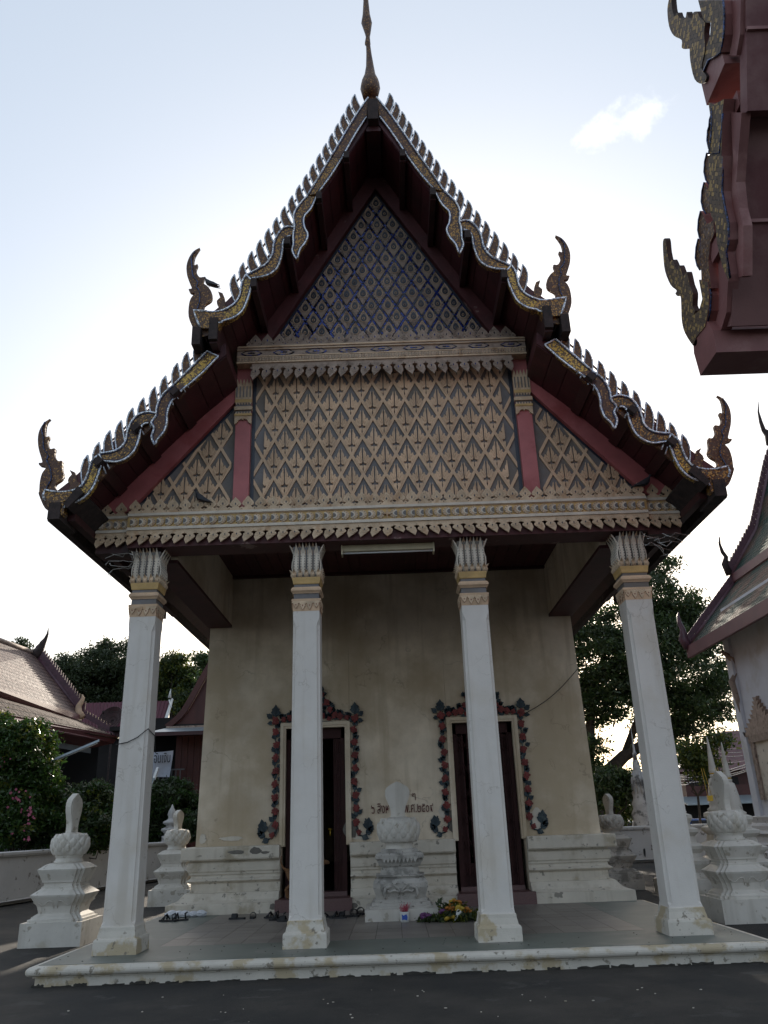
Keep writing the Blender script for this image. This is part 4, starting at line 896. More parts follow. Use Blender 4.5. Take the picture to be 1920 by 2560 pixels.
for side in (-1, 1):
    board(hall, segU, YU, side); board(hall, segL, YL, side)
    for nm, hp, fp, bp_, Y, mt in (('U', headU, finU, babyU, YU, 'gold_mosaic'), ('L', headL, finL, babyL, YL, 'gold_mosaic')):
        m = MB(); m.prism([(side*x, z) for x, z in hp], XZ, Y-.06, Y+.1); hd = m.build('naga_head', mt, hall)
        t = MB(); t.tube([(side*x, Y-.065, z) for x, z in (hp[2], hp[1], hp[0], hp[-1])], .02, 5); t.build('mirror_edging', 'mirror_trim', hd)
        fpts = prof_from(c2, fp, Y)
        m = MB(); m.prism([(side*x, z) for x, z in bez(fpts+[fpts[0]], 3)[:-1]], XZ, Y+.01, Y+.08)
        # raised ribs along the neck
        n_ = len(fpts); fo = m.build('naga_finial', 'brown_mosaic', hall)
        t = MB()
        cl_ = []
        for a_, b_ in ((1, n_-1), (2, n_-2), (3, n_-4), (4, n_-6), (6, n_-7), (8, n_-8), (10, n_-9), (11, n_-12), (12, n_-14), (13, n_-15)):
            pa, pb_ = fpts[a_], fpts[min(b_, n_-1)]; cl_.append(((pa[0]+pb_[0])/2, (pa[1]+pb_[1])/2))
        t.tube([(side*x, Y-.006, z) for x, z in bez(cl_, 3)], .011, 4)
        t.build('finial_rib', 'blue_trim', fo)
        m = MB(); m.prism([(side*x, z) for x, z in prof_from(c2, bp_, Y)], XZ, Y+.02, Y+.08); m.build('small_naga', 'brown_mosaic', hall)
# ---- blades along the bargeboards
def blade_shape(pxs, cf, Y):
    q = prof_from(cf, pxs, Y); t = q[0]; return [(x-t[0], z-t[1]) for x, z in q]
cz = lambda x, y: (700+x/3.770, 200+y/3.770)
bsU = blade_shape([(590, 315), (567, 350), (556, 392), (566, 440), (592, 490), (640, 560), (690, 500), (645, 440), (619, 396), (601, 350)], cz, YU)
bsL = blade_shape([(968, 755), (947, 782), (935, 822), (936, 868), (946, 915), (972, 965), (1014, 925), (994, 880), (984, 835), (975, 790)], c2, YL)
def outer_z(segs, x):
    best = None
    for o, i_, *_ in segs:
        for a, b in zip(o[:-1], o[1:]):
            if min(a[0], b[0]) <= x <= max(a[0], b[0]) and abs(a[0]-b[0]) > 1e-6:
                z = a[1]+(b[1]-a[1])*(x-a[0])/(b[0]-a[0]); best = z if best is None else max(best, z)
    return best
def blades(parent, tips, shape, segs, Y, side, grp):
    rod = []
    for tx, tz in tips:
        nlow = 4   # index of the first base point
        bx, bz = shape[5]; ox = tx+bx*.8
        oz = outer_z(segs, ox); ext = 0
        if oz is not None: ext = max(0, (tz+bz)-(oz-.10))
        ln = shape[5]; dl = math.hypot(*ln); ux, uz = ln[0]/dl, ln[1]/dl
        e = ext/abs(uz) if abs(uz) > .1 else ext
        ptsb = []
        for k, (x, z) in enumerate(shape):
            f_ = 1.0 if k in (4, 5, 6) else 0
            ptsb.append((tx+x+ux*e*f_, tz+z+uz*e*f_))
        m = MB(); m.prism([(side*x, z) for x, z in ptsb], XZ, Y+.03, Y+.085)
        b = m.build('ridge_blade', 'brown_mosaic', parent)
        t = MB()
        t.tube([(side*x, Y+.022, z) for x, z in ptsb[0:6]], .0145, 4); t.tube([(side*ptsb[k][0], Y+.022, ptsb[k][1]) for k in (0, 9, 8, 7, 6)], .0145, 4)
        t.build('mirror_edging', 'mirror_trim', b)
        rod.append((side*(tx+shape[1][0]*.2), Y+.06, tz+shape[2][1]*.95))
    m = MB(); m.tube(rod, .017, 5); m.build('blade_rail', 'brown_mosaic', parent)
tU = []
for k in range(18):
    t = k/17; tU.append((.332+(2.50-.332)*t-.10*math.sin(math.pi*t), 14.898+(10.80-14.898)*t))
tipsL = [(1035, 690), (968, 755), (908, 820), (838, 895), (775, 960), (708, 1025), (643, 1085), (575, 1160), (508, 1220), (443, 1290), (376, 1365)]
tL = prof_from(c2, tipsL, YL)
for side in (-1, 1):
    blades(hall, tU, bsU, segU, YU, side, 'u'); blades(hall, tL, bsL, segL, YL, side, 'l')
# ---- ridge finial (tall spire)
sp = [(802, 400), (800, 385)]
base = atY(*c1(808, 400), YU+.1)
prof = []
for (xl, xr, y) in ((775, 838, 402), (764, 847, 365), (768, 843, 340), (781, 828, 310), (788, 820, 270), (789, 811, 220), (788, 806, 185), (783, 807, 180), (783, 806, 172), (787, 804, 150), (783, 807, 135), (768, 813, 92), (774, 804, 55), (777, 798, 0)):
    a = atY(*c1(xl, y), YU+.1); b = atY(*c1(xr, y), YU+.1); prof.append(((b.x-a.x)/2, (a.z+b.z)/2, (a.x+b.x)/2))
prof += [(.05, prof[-1][1]+.7, prof[-1][2]-.05), (.012, prof[-1][1]+1.5, prof[-1][2]-.1)]
m = MB(); m.loft([[(cx_+r_*math.cos(a), YU+.12+r_*math.sin(a), z) for a in np.linspace(0, 2*math.pi, 13)[:-1]] for r_, z, cx_ in prof], 0, True, True)
fs = m.build('spire_finial', 'brown_mosaic', hall)
# stray wires and twigs on the beam end
m = MB()
for s, x0 in ((1, 4.2), (-1, -3.8)):
    rr = random.Random(3+s)
    for k in range(7):
        p = Vector((x0+s*rr.uniform(0, .4), -.35+rr.uniform(0, .3), 6.15+rr.uniform(-.15, .15))); pts = [p]
        for q in range(7): p = p+Vector((s*rr.uniform(-.06, .22), rr.uniform(-.05, .05), rr.uniform(-.10, .07))); pts.append(p)
        m.tube(pts, .006, 4)
m.build('loose_wires', 'wire_shiny', hall, kind='stuff')
m = MB()
m.tube([(-4.28, -.245, 3.1), (-4.1, -.25, 3.13), (-3.95, -.25, 3.2), (-3.8, -.245, 3.32), (-3.79, .1, 3.25), (-3.79, .2, 3.0)], .008, 5); m.build('tied_string', 'wire_black', hall)
a = atY(1310, 1785, WY-.05); b = atY(1450, 1665, WY-.05)
m = MB(); m.tube([a+(b-a)*t+Vector((0, 0, -.12*math.sin(math.pi*t))) for t in np.linspace(0, 1, 12)], .008, 4); m.build('sagging_wire', 'wire_black', hall)
# ============================================================ BOUNDARY STONES (sema stones on lotus pedestals)
def rd(cx, cy, h, z, d=0.0, rot=0.0):
    q = [(-h, -h+2*d), (-h+d, -h+2*d), (-h+d, -h+d), (-h+2*d, -h+d), (-h+2*d, -h)]
    out = []
    for k in range(4):
        a = k*math.pi/2+rot; c_, s_ = math.cos(a), math.sin(a)
        for x, y in q: out.append((cx+x*c_-y*s_, cy+x*s_+y*c_, z))
    return out
def lotus(parent, cx, cy, z0, z1, r, matn, rows=4, n=12, smooth_=False):
    m = MB(); m.lathe([(r*.72, z0), (r*.86, z0+.03), (r*.95, (z0+z1)/2), (r*.86, z1-.02), (r*.7, z1), (r*.3, z1+.03)], (cx, cy, 0), 20); m.build('lotus_bowl', matn, parent)
    H = (z1-z0)
    pm = MB(); w_ = math.pi*r/n*.98; hh = H*.42
    rings = []
    for t in np.linspace(0, 1, 7):
        ww = w_*(1-abs(2*t-.75)**2*.55) if t < .8 else w_*(1-t)/.2*.6
        ww = max(ww, .003); y = -.012-.020*math.sin(t*math.pi)-.004*t
        rings.append([(-ww, .02, t*hh), (-ww*.5, y+.012, t*hh), (0, y, t*hh), (ww*.5, y+.012, t*hh), (ww, .02, t*hh)])
    pm.loft(rings); pp = proto_mesh(pm, 'lotus_petal', matn)
    for row in range(rows):
        for k in range(n):
            a = 2*math.pi*(k+.5*(row % 2))/n; t = row/rows; zz = z0+.01+H*.20*row; rr_ = r*(.80, .93, .965, .90)[row]
            o = inst(pp, 'lotus_petal', parent, (cx+rr_*math.sin(a), cy-rr_*math.cos(a), zz+random.uniform(-.006, .006)), ((.34, .12, -.06, -.30)[row], random.uniform(-.05, .05), a))
def slab_stone(parent, cx, cy, z0, z1, rot, matn, w=.235, th=.055):
    H = z1-z0; half = [(.64, 0), (.57, .08), (.56, .16), (.62, .28), (.78, .42), (.93, .54), (1.0, .66), (.97, .76), (.84, .84), (.42, .93), (0, 1.0)]
    pts = [(x*w, z*H) for x, z in half]+[(-x*w, z*H) for x, z in reversed(half[:-1])]
    c_, s_ = math.cos(rot), math.sin(rot)
    m = MB(); f3 = lambda u, v, d: (cx+u*c_-d*s_, cy+u*s_+d*c_, z0+v)
    m.prism(pts, f3, -th, th); m.prism([(x*.8, z*.97+.012) for x, z in pts], f3, -th-.008, th+.008); m.build('leaf_stone', matn, parent)
def sema(name, cx, cy, label, grp, rot, zt=2.57, matn='sima_white', z=0):
    e = empty(name, (cx, cy, z), label, 'boundary stone', grp)
    m = MB(); m.loft([rd(cx, cy, .55, 0), rd(cx, cy, .55, .39)]); m.build('plinth', matn, e)
    m = MB(); L = []
    for h, zz, d in ((.50, .39, .06), (.50, .43, .06), (.46, .44, .06), (.45, .47, .06), (.37, .52, .06), (.37, .54, .06), (.395, .64, .06), (.49, .80, .06), (.50, .83, .06), (.40, .90, .055), (.36, .93, .055), (.36, .96, .055), (.33, .965, .05), (.33, 1.02, .05), (.355, 1.03, .05), (.36, 1.06, .05), (.43, 1.22, .055), (.44, 1.25, .055), (.33, 1.33, .05), (.28, 1.345, .05)):
        L.append(rd(cx, cy, h, zz, d))
    m.loft(L); m.build('pedestal', matn, e)
    m = MB()   # incised scroll on the lower flare
    for q in range(4):
        a = q*math.pi/2; c_, s_ = math.cos(a), math.sin(a)
        for sd_ in (-1, 1):
            pts = []
            for t in np.linspace(0, 1, 14):
                x = sd_*(.03+.27*t); zz = .70+.035*math.sin(t*6.5)-(.09 if t < .02 else 0); y = -(.415+(zz-.64)*.6)
                pts.append((cx+x*c_-y*s_, cy+x*s_+y*c_, zz))
            m.tube(pts, .007, 4)
    m.build('scroll_relief', matn, e)
    m = MB(); m.lathe([(.26, 1.34), (.265, 1.38), (.24, 1.385), (.235, 1.44), (.25, 1.45), (.25, 1.48)], (cx, cy, 0), 20); m.build('round_neck', matn, e)
    lotus(e, cx, cy, 1.47, 1.84, .34, matn)
    slab_stone(e, cx, cy, 1.85, zt, rot, matn, .18, .06)
    return e
G = 'boundary stones round the hall'
sema('boundary_stone', -6.2, 3.4, 'white boundary stone on tiered pedestal with ragged lotus, left of the leftmost column', G, R(76))
sema('boundary_stone', -6.02, 10.65, 'smaller-looking far white boundary stone partly hidden behind the left corner of the hall wall', G, R(72), 2.36)
sema('boundary_stone', 6.2, 3.35, 'white boundary stone with smooth lotus petals, right of the rightmost column', G, R(-74))
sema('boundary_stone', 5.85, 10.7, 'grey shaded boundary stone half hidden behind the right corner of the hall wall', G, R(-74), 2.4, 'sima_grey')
# the middle one on the porch
cx, cy = .01, 3.26
e = empty('boundary_stone', (cx, cy, FZ), 'ornate weathered boundary stone on a carved pedestal between the two doors, on the porch floor', 'boundary stone', G)
m = MB(); m.loft([rd(cx, cy, .64, FZ), rd(cx, cy, .64, .435)]); m.build('plinth', 'sima_white', e)
m = MB(); L = []
for h, zz, d in ((.56, .435, .07), (.56, .475, .07), (.52, .477, .07), (.52, .525, .07), (.47, .527, .07), (.47, .575, .07), (.44, .58, .065), (.45, .64, .065), (.49, .76, .065), (.49, .84, .065), (.44, .90, .06), (.40, .92, .06), (.40, .94, .06), (.44, .945, .06), (.44, .97, .06), (.36, .975, .055), (.34, 1.10, .055), (.36, 1.105, .055), (.38, 1.13, .055), (.42, 1.22, .055), (.44, 1.24, .055), (.44, 1.30, .055), (.40, 1.33, .05), (.34, 1.34, .05), (.34, 1.38, .05), (.30, 1.40, .05)): L.append(rd(cx, cy, h, zz, d))
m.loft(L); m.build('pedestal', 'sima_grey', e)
m = MB()   # carved mask, legs and leaf band
for s in (-1, 1):
    m.tube([(cx+s*.16, cy-.5, .80), (cx+s*.27, cy-.52, .77), (cx+s*.30, cy-.52, .68), (cx+s*.26, cy-.50, .60)], .028, 6)
    m.tube([(cx+s*.02, cy-.5, .70), (cx+s*.12, cy-.51, .73), (cx+s*.2, cy-.5, .70), (cx+s*.24, cy-.5, .74)], .02, 6)
    m.tube([(cx, cy-.5, .68), (cx+s*.05, cy-.51, .76), (cx+s*.12, cy-.51, .82), (cx+s*.04, cy-.5, .86)], .02, 6)
for k in range(9):
    x = cx-.28+k*.07; m.prism([(x-.033, 1.235), (x, 1.30), (x+.033, 1.235), (x, 1.17)], XZ, cy-.452, cy-.36)
m.build('carved_relief', 'sima_grey', e, kind='stuff')
m = MB(); m.lathe([(.27, 1.39), (.25, 1.41), (.245, 1.48), (.27, 1.50)], (cx, cy, 0), 20); m.build('round_neck', 'sima_white', e)
lotus(e, cx, cy, 1.50, 1.92, .395, 'sima_white', 4, 13)
slab_stone(e, cx, cy, 1.93, 2.58, 0, 'sima_white', .235, .05)

# ============================================================ COMPOUND WALLS
def lowwall(name, pts, h, label, t=.16):
    e = empty(name, (pts[0][0], pts[0][1], 0), label, 'wall', 'low walls round the temple yard')
    m = MB(); path_profile(m, pts, [(-t, 0), (t, 0), (t, .12), (t-.03, .14), (t-.03, h-.16), (t+.02, h-.14), (t+.02, h-.10), (t+.05, h-.08), (t+.05, h-.02), (t-.02, h), (-t+.02, h), (-t-.05, h-.02), (-t-.05, h-.08), (-t-.02, h-.14), (-t+.03, h-.16), (-t+.03, .14), (-t, .12)]); m.build('wall_body', 'wall_white', e)
    return e
lowwall('yard_wall', [(-9.15, 21.4), (-9.85, 19.0), (-11.25, 11.6), (-12.9, 3.0), (-13.5, -3)], 1.42, 'long low white wall with moulded coping running along the left side of the yard')
lowwall('yard_wall', [(16.5, 22.6), (4.5, 22.4)], 1.38, 'low white cracked wall behind the right columns, black stain running down its face')
m = MB(); m.prism([(x, z) for x, z in blob(9.2, .62, .07, .28, 12, .4, 5)], XZ, 22.235, 22.28); m.prism(blob(9.95, .4, .05, .2, 12, .4, 6), XZ, 22.235, 22.28)
w_ = [o for o in bpy.data.objects if o.name == 'yard_wall.001'][0]; m.build('wall_stain', 'black_rubber', w_)
# gate pillar with a little stupa top
p = atY(423, 2130, 21.5)
e = empty('gate_pillar', (p.x, 21.5, 0), 'white gate pillar topped by a small tiered stupa shape at the end of the left wall', 'pillar')
m = MB(); m.box(p.x-.28, p.x+.28, 21.3, 21.85, 0, 1.5); m.build('pillar_shaft', 'wall_white', e)
m = MB(); m.lathe([(.34, 1.5), (.36, 1.62), (.25, 1.66), (.28, 1.74), (.40, 1.84), (.38, 1.9), (.22, 1.96), (.2, 2.02), (.34, 2.1), (.33, 2.16), (.16, 2.24), (.13, 2.3), (.17, 2.42), (.14, 2.55), (.06, 2.7), (.01, 2.82)], (p.x, 21.57, 0), 14); m.build('stupa_top', 'wall_white', e)
m = MB(); m.tube([(p.x+.33, 21.3, 0), (p.x+.33, 21.3, 1.7)], .02, 6); 
for k in range(4): m.tube([(p.x+.33+.12*k, 21.3, .1), (p.x+.33+.12*k, 21.3, 1.45)], .012, 5)
m.tube([(p.x+.33, 21.3, 1.4), (p.x+.75, 21.3, 1.4)], .015, 5); m.build('gate_rail', 'rail_grey', e)

# ============================================================ LEAVES AND TREES
def crown(name, blobs, nleaf, size, mats, parent=None, clump=.22, flat=1.0, seed=1, per=26, **kw):
    """blobs: (centre, radii). leaf quads grouped in small clumps lying near each blob's surface and inside it"""
    r = np.random.default_rng(seed); vol = np.array([b[1][0]*b[1][1]*b[1][2] for b in blobs])**(2/3); vol = vol/vol.sum()
    V = []; n_per = (vol*nleaf/per).astype(int)+1
    for (c, rad), nc in zip(blobs, n_per):
        d = r.normal(size=(nc, 3)); d /= np.linalg.norm(d, axis=1)[:, None]; rr = r.uniform(.25, 1, nc)**.45*(1+.16*np.sin(d[:, 0]*7+d[:, 2]*5+seed))
        cc = np.array(c)+d*rr[:, None]*np.array(rad)
        rep = np.repeat(cc, per, axis=0); off = r.normal(size=rep.shape)*clump*np.array([1, 1, .55*flat]); V.append(rep+off)
    P = np.concatenate(V); n = len(P)
    a = r.normal(size=(n, 3)); a /= np.linalg.norm(a, axis=1)[:, None]; b = np.cross(a, r.normal(size=(n, 3))); b /= np.linalg.norm(b, axis=1)[:, None]
    s = size*r.uniform(.6, 1.3, n)[:, None]; L1 = a*s; L2 = b*s*.42
    v = np.stack([P-L1, P+L2, P+L1, P-L2], 1).reshape(-1, 3)
    o0 = np.array(wloc(parent)) if parent else np.zeros(3); v = v-o0
    me = bpy.data.meshes.new(name); me.vertices.add(n*4); me.vertices.foreach_set('co', v.astype(np.float32).ravel())
    me.loops.add(n*4); me.loops.foreach_set('vertex_index', np.arange(n*4, dtype=np.int32)); me.polygons.add(n)
    me.polygons.foreach_set('loop_start', np.arange(0, n*4, 4, dtype=np.int32)); me.polygons.foreach_set('loop_total', np.full(n, 4, dtype=np.int32))
    for m_ in mats: me.materials.append(M[m_])
    if len(mats) > 1: me.polygons.foreach_set('material_index', np.repeat(r.choice(len(mats), n//per+1, p=kw.get('p')), per)[:n].astype(np.int32))
    me.update(calc_edges=True); o = bpy.data.objects.new(name, me); col.objects.link(o); o.parent = parent; return o
def tree(base, label, blobs_px, Y, nleaf, size, mats, limbs=(), group=None, name='tree', clump=.3, seed=1, trunk_r=.3, depth=1.0, tr=True, **kw):
    k = (Y+12.9)/FPX*1.04
    blobs = []
    for i, b in enumerate(blobs_px):
        c = atY(b[0], b[1], Y+(b[3] if len(b) > 3 else ((i*37) % 5-2)*.5*depth)); rz = b[2]*k; blobs.append((tuple(c), (rz, rz*depth, rz*(b[4] if len(b) > 4 else .85))))
    rt = random.Random(seed*7+1)
    for (c, rad) in list(blobs):
        for q in range(5):
            a = rt.uniform(0, 2*math.pi); f_ = rt.uniform(.85, 1.12); s_ = rt.uniform(.22, .4)
            blobs.append(((c[0]+rad[0]*f_*math.cos(a), c[1]+rt.uniform(-.6, .6)*rad[1], c[2]+rad[2]*f_*math.sin(a)), (rad[0]*s_, rad[1]*s_, rad[2]*s_*.8)))
    if base is None: cb = np.mean([b[0] for b in blobs], axis=0); bx, by = cb[0], Y
    else: q = atY(*base, Y); bx, by = q.x, Y
    e = empty(name, (bx, by, 0), label, 'tree', group)
    crown('crown', blobs, nleaf, size, mats, e, clump, seed=seed, **kw)
    if tr:
        m = MB(); big = sorted(blobs, key=lambda b: -b[1][0])[:7]; top = np.mean([b[0] for b in big], axis=0)
        f_ = .35 if top[2] > 4 else .2
        fork = Vector((bx*.7+top[0]*.3, by, max(1.0, (min(b[0][2] for b in blobs))*.8)))
        m.tube([(bx, by, 0), (bx, by, fork.z*.4), tuple(fork)], [trunk_r*1.3, trunk_r, trunk_r*.8], 9); m.build('trunk', 'bark', e)
        for b in big:
            c = Vector(b[0]); mid = (fork+c)/2+Vector((random.uniform(-.5, .5), 0, -.4)); mm = MB()
            mm.tube([tuple(fork), tuple(mid), tuple(c)], [trunk_r*.6, trunk_r*.35, trunk_r*.1], 6); mm.build('limb', 'bark', e)
    if limbs:
        for l in limbs:
            m = MB(); pts = [atY(x, y, Y+(dy if True else 0)) for x, y, r_, dy in l]; m.tube(pts, [r_*k for x, y, r_, dy in l], 8); m.build('limb', 'bark', e)
    return e
FD, FR_, FY_, FB = 'foliage_dark', 'foliage_right', 'foliage_yellow', 'foliage_bush'
tg = 'trees behind the left hall'
tree((250, 2050), 'tallest dense dark tree behind the left hall, next to the leftmost column', [(245, 1662, 46), (225, 1720, 50), (290, 1700, 45), (262, 1625, 26), (205, 1665, 28), (240, 1790, 60), (300, 1760, 50), (180, 1740, 45)], 48, 42000, .13, [FD], group=tg, seed=2)
tree((150, 2050), 'dark rounded tree behind the horned gable of the left hall', [(150, 1680, 38), (175, 1720, 45), (130, 1720, 40), (160, 1770, 50), (195, 1790, 40)], 46, 26000, .13, [FD], group=tg, seed=3)
tree((335, 2050), 'dark tree whose top shows on both sides of the leftmost column', [(330, 1660, 34), (345, 1710, 40), (310, 1740, 40), (360, 1760, 40), (320, 1620, 18)], 47, 20000, .13, [FD], group=tg, seed=4)
tree((57, 2050), 'small tree top poking over the ridge of the left hall', [(57, 1612, 11), (52, 1640, 16), (60, 1680, 24)], 60, 2500, .17, [FD], group=tg, seed=5)
tree((440, 2050), 'yellow-green tree between the leftmost column and the hall wall', [(430, 1655, 24), (450, 1690, 32), (410, 1690, 24), (480, 1700, 26), (430, 1740, 40), (470, 1760, 36), (400, 1730, 26)], 45, 24000, .13, [FD, FY_, FR_], group=tg, seed=6, p=[.3, .4, .3])
tree((520, 2050), 'leafy tip of a tree showing beside the upper left corner of the hall wall', [(515, 1648, 16), (530, 1665, 18), (512, 1690, 10)], 40, 1800, .15, [FR_], group=tg, seed=7)
# the big spreading tree on the right; hidden left crown added to block sun
tree((1500, 2090), 'large spreading dark green tree behind the rightmost column', [(1490, 1640, 75), (1470, 1760, 60), (1560, 1560, 70), (1530, 1720, 70), (1620, 1480, 62), (1640, 1600, 75), (1610, 1700, 80), (1650, 1420, 38), (1700, 1500, 52), (1720, 1590, 62), (1700, 1690, 75), (1760, 1640, 52), (1770, 1740, 52), (1730, 1800, 58), (1640, 1800, 62), (1800, 1700, 28), (1810, 1780, 24), (1740, 1540, 42), (1580, 1640, 70), (1690, 1850, 38), (1480, 1880, 40), (1670, 1560, 60), (1600, 1400, 30), (1640, 1880, 26), (1400, 1600, 85), (1330, 1500, 80), (1260, 1600, 85), (1400, 1450, 60), (1300, 1700, 80), (1400, 1760, 70), (1180, 1640, 60)], 32, 120000, .115, [FR_, FD], clump=.26, seed=11, trunk_r=.5, p=[.6, .4],
     limbs=[[(1478, 2080, 24, 0), (1488, 2000, 20, 0), (1500, 1950, 18, 0), (1560, 1890, 14, 0), (1620, 1855, 12, 0), (1700, 1800, 8, 0), (1750, 1720, 4, 0)], [(1488, 2000, 18, 0), (1470, 1900, 14, 0), (1480, 1750, 9, 0), (1520, 1600, 5, 0)], [(1560, 1890, 9, 0), (1600, 1780, 7, 0), (1640, 1620, 4, 0)], [(1500, 1950, 7, 0), (1560, 1975, 4, 0), (1600, 1960, 2, 0)]], tr=False)
tree((1540, 2060), 'low drooping bough of leaves under the big tree, left of the grey stupa', [(1520, 1960, 42, 0, .55), (1570, 1950, 30, 0, .6), (1490, 1990, 34, 0, .7), (1550, 1990, 30, 0, .5)], 28, 7000, .12, [FR_, FD], seed=12, p=[.5, .5], trunk_r=.1)
tree((1750, 2060), 'hanging yellow-green branch of leaves in front of the brown roof', [(1740, 1885, 26, 0, 1.1), (1765, 1920, 20, 0, 1.3), (1790, 1850, 18, 0, .8), (1720, 1900, 16, 0, .9)], 24, 3200, .11, [FR_, FY_], seed=13, p=[.55, .45], trunk_r=.06)
tree((1540, 2090), 'bright green shrub behind the low wall beside the grey stupa', [(1540, 2030, 32, 0, .8), (1570, 2010, 24, 0, .8), (1510, 2040, 26, 0, .8)], 36, 4000, .13, [FY_, FR_], seed=14, p=[.6, .4], trunk_r=.08, name='shrub')
m = MB(); m.box(-90, 90, 95, 97, 0, 3.2)
crown('distant_tree_line', [((x, 92+(x*7) % 6, 2+(x*3) % 2), (5, 4, 3.2)) for x in range(-80, 90, 6)], 22000, .35, [FD, FR_], None, .8, seed=20)
tag(bpy.data.objects['distant_tree_line'], kind='stuff')
# bushes behind the left wall
def bush(base, label, bl, Y, n, size, mats, seed, flowers=None, **kw):
    e = tree(base, label, bl, Y, n, size, mats, group='bushes behind the left wall', name='bush', clump=.14, seed=seed, trunk_r=.05, depth=.9, **kw); tag(e, cat='bush')
    if flowers:
        fm = MB()
        for k in range(5):
            a = 2*math.pi*k/5; c_, s_ = math.cos(a), math.sin(a); pts = [(0, 0), (.03, .018), (.055, .012), (.06, 0), (.055, -.012), (.03, -.018)]
            fm.prism([(x*c_-z*s_, x*s_+z*c_) for x, z in pts], XZ, -.012, 0)
        fp = proto_mesh(fm, 'flower', 'petal_pink'); rr = random.Random(seed)
        for fx, fy, n_ in flowers:
            for q in range(n_):
                p = atY(fx+rr.gauss(0, 11), fy+rr.gauss(0, 13), Y-1.3+rr.uniform(-.2, .1)); inst(fp, 'pink_flower', e, tuple(p), (rr.uniform(-.5, .5), rr.uniform(0, 6), rr.uniform(-.6, .6)), (rr.uniform(.5, 1.0),)*3)
    return e
bush((40, 2100), 'tall glossy flowering bush with pink blossoms behind the wall at the far left', [(30, 1870, 55), (70, 1850, 40), (100, 1900, 38), (30, 1950, 60), (90, 1960, 50), (30, 2040, 60), (90, 2040, 50), (60, 2090, 40), (10, 1800, 14), (120, 1850, 10)], 14.5, 30000, .075, [FB, FB, FY_], 31,
     [(6, 1904, 5), (50, 2006, 6), (72, 2030, 9), (72, 2042, 6), (68, 2068, 4), (52, 2095, 5), (25, 1985, 3), (35, 1990, 3)], p=[.55, .3, .15])
bush((190, 2110), 'dark green rounded bush between the far left boundary stone and the leftmost column', [(150, 2030, 45), (200, 2010, 50), (240, 1990, 36), (210, 2070, 50), (270, 2040, 40), (150, 2085, 36), (260, 2090, 30)], 16, 22000, .075, [FD, FB, FY_], 32, p=[.5, .4, .1])
bush((440, 2100), 'dark hedge-like bush seen between the leftmost column and the hall wall', [(400, 2000, 36), (440, 1990, 36), (480, 2010, 34), (400, 2060, 40), (450, 2070, 40), (490, 2060, 30), (430, 1965, 14)], 24, 15000, .09, [FD, FB], 33, p=[.6, .4])

# ============================================================ LEFT HALL
def quad(mb, a, b, c, d, mi=0, th=.12, nrm=Vector((0, 0, -1))):
    vs = [Vector(p) for p in (a, b, c, d)]; vs2 = [p+nrm*th for p in vs]
    mb.add(vs+vs2, [(0, 1, 2, 3), (7, 6, 5, 4), (0, 4, 5, 1), (1, 5, 6, 2), (2, 6, 7, 3), (3, 7, 4, 0)], mi)
e = empty('side_hall', (-16, 26, 0), 'tiled two-tier temple building with horned gable and mauve eaves at the far left', 'building')
def ext(n, f, k): return n+(n-f)*k
FRr = atY(84, 1634, 29.6); NR = ext(atZ(0, 1603, FRr.z), FRr, .5)
F1 = atY(203, 1790, 28.6); N1 = ext(atZ(0, 1724, F1.z), F1, .5)
F1b = atY(203, 1803, 28.6)-Vector((0, 0, 0)); N1b = ext(atZ(0, 1744, F1b.z), F1b, .5)
F2 = atY(292, 1842, 27.6); N2 = ext(atZ(0, 1785, F2.z), F2, .5)
F2b = atY(285, 1856, 27.6); N2b = ext(atZ(0, 1800, F2b.z), F2b, .5)
m = MB(); quad(m, NR, FRr, F1, N1); bl = Vector((2*FRr.x-F1.x, F1.y+.8, F1.z)); bn = Vector((2*NR.x-N1.x, N1.y+.8, N1.z)); quad(m, NR, FRr, bl, bn); m.build('upper_tiled_roof', 'tiles_orange', e)
m = MB(); quad(m, N1b, F1b, F2, N2); m.build('lower_tiled_roof', 'tiles_brown', e)
m = MB(); quad(m, N1+Vector((.03, 0, .03)), F1+Vector((.03, 0, .03)), F1b+Vector((.03, 0, 0)), N1b+Vector((.03, 0, 0)), 0, .08, Vector((-1, 0, 0))); m.build('fascia_board', 'fascia_pink', e)
m = MB(); quad(m, N2+Vector((.03, 0, .03)), F2+Vector((.03, 0, .03)), F2b+Vector((.03, 0, 0)), N2b+Vector((.03, 0, 0)), 0, .08, Vector((-1, 0, 0))); m.build('fascia_board', 'fascia_pink', e)
m = MB(); m.tube([NR+Vector((0, 0, .05)), FRr+Vector((0, 0, .05))], .12, 6); m.build('ridge_cap', 'stucco_old', e)
Aw0, Aw1 = atY(200, 1874, 25.5), atY(40, 1838, 20.5)
m = MB(); quad(m, ext(N2b, F2b, .0), F2b, atY(228, 1868, 26.2), ext(Aw1, Aw0, .6)+Vector((0, 0, 0)), 0, .04); m.build('awning_sheet', 'fascia_pink', e)
m = MB(); a, b = atY(228, 1868, 26.2), ext(Aw1, Aw0, .6); quad(m, a, b, b-Vector((0, 0, .28)), a-Vector((0, 0, .28)), 0, .03, Vector((-1, 0, 0))); m.build('awning_fascia', 'steel_grey', e)
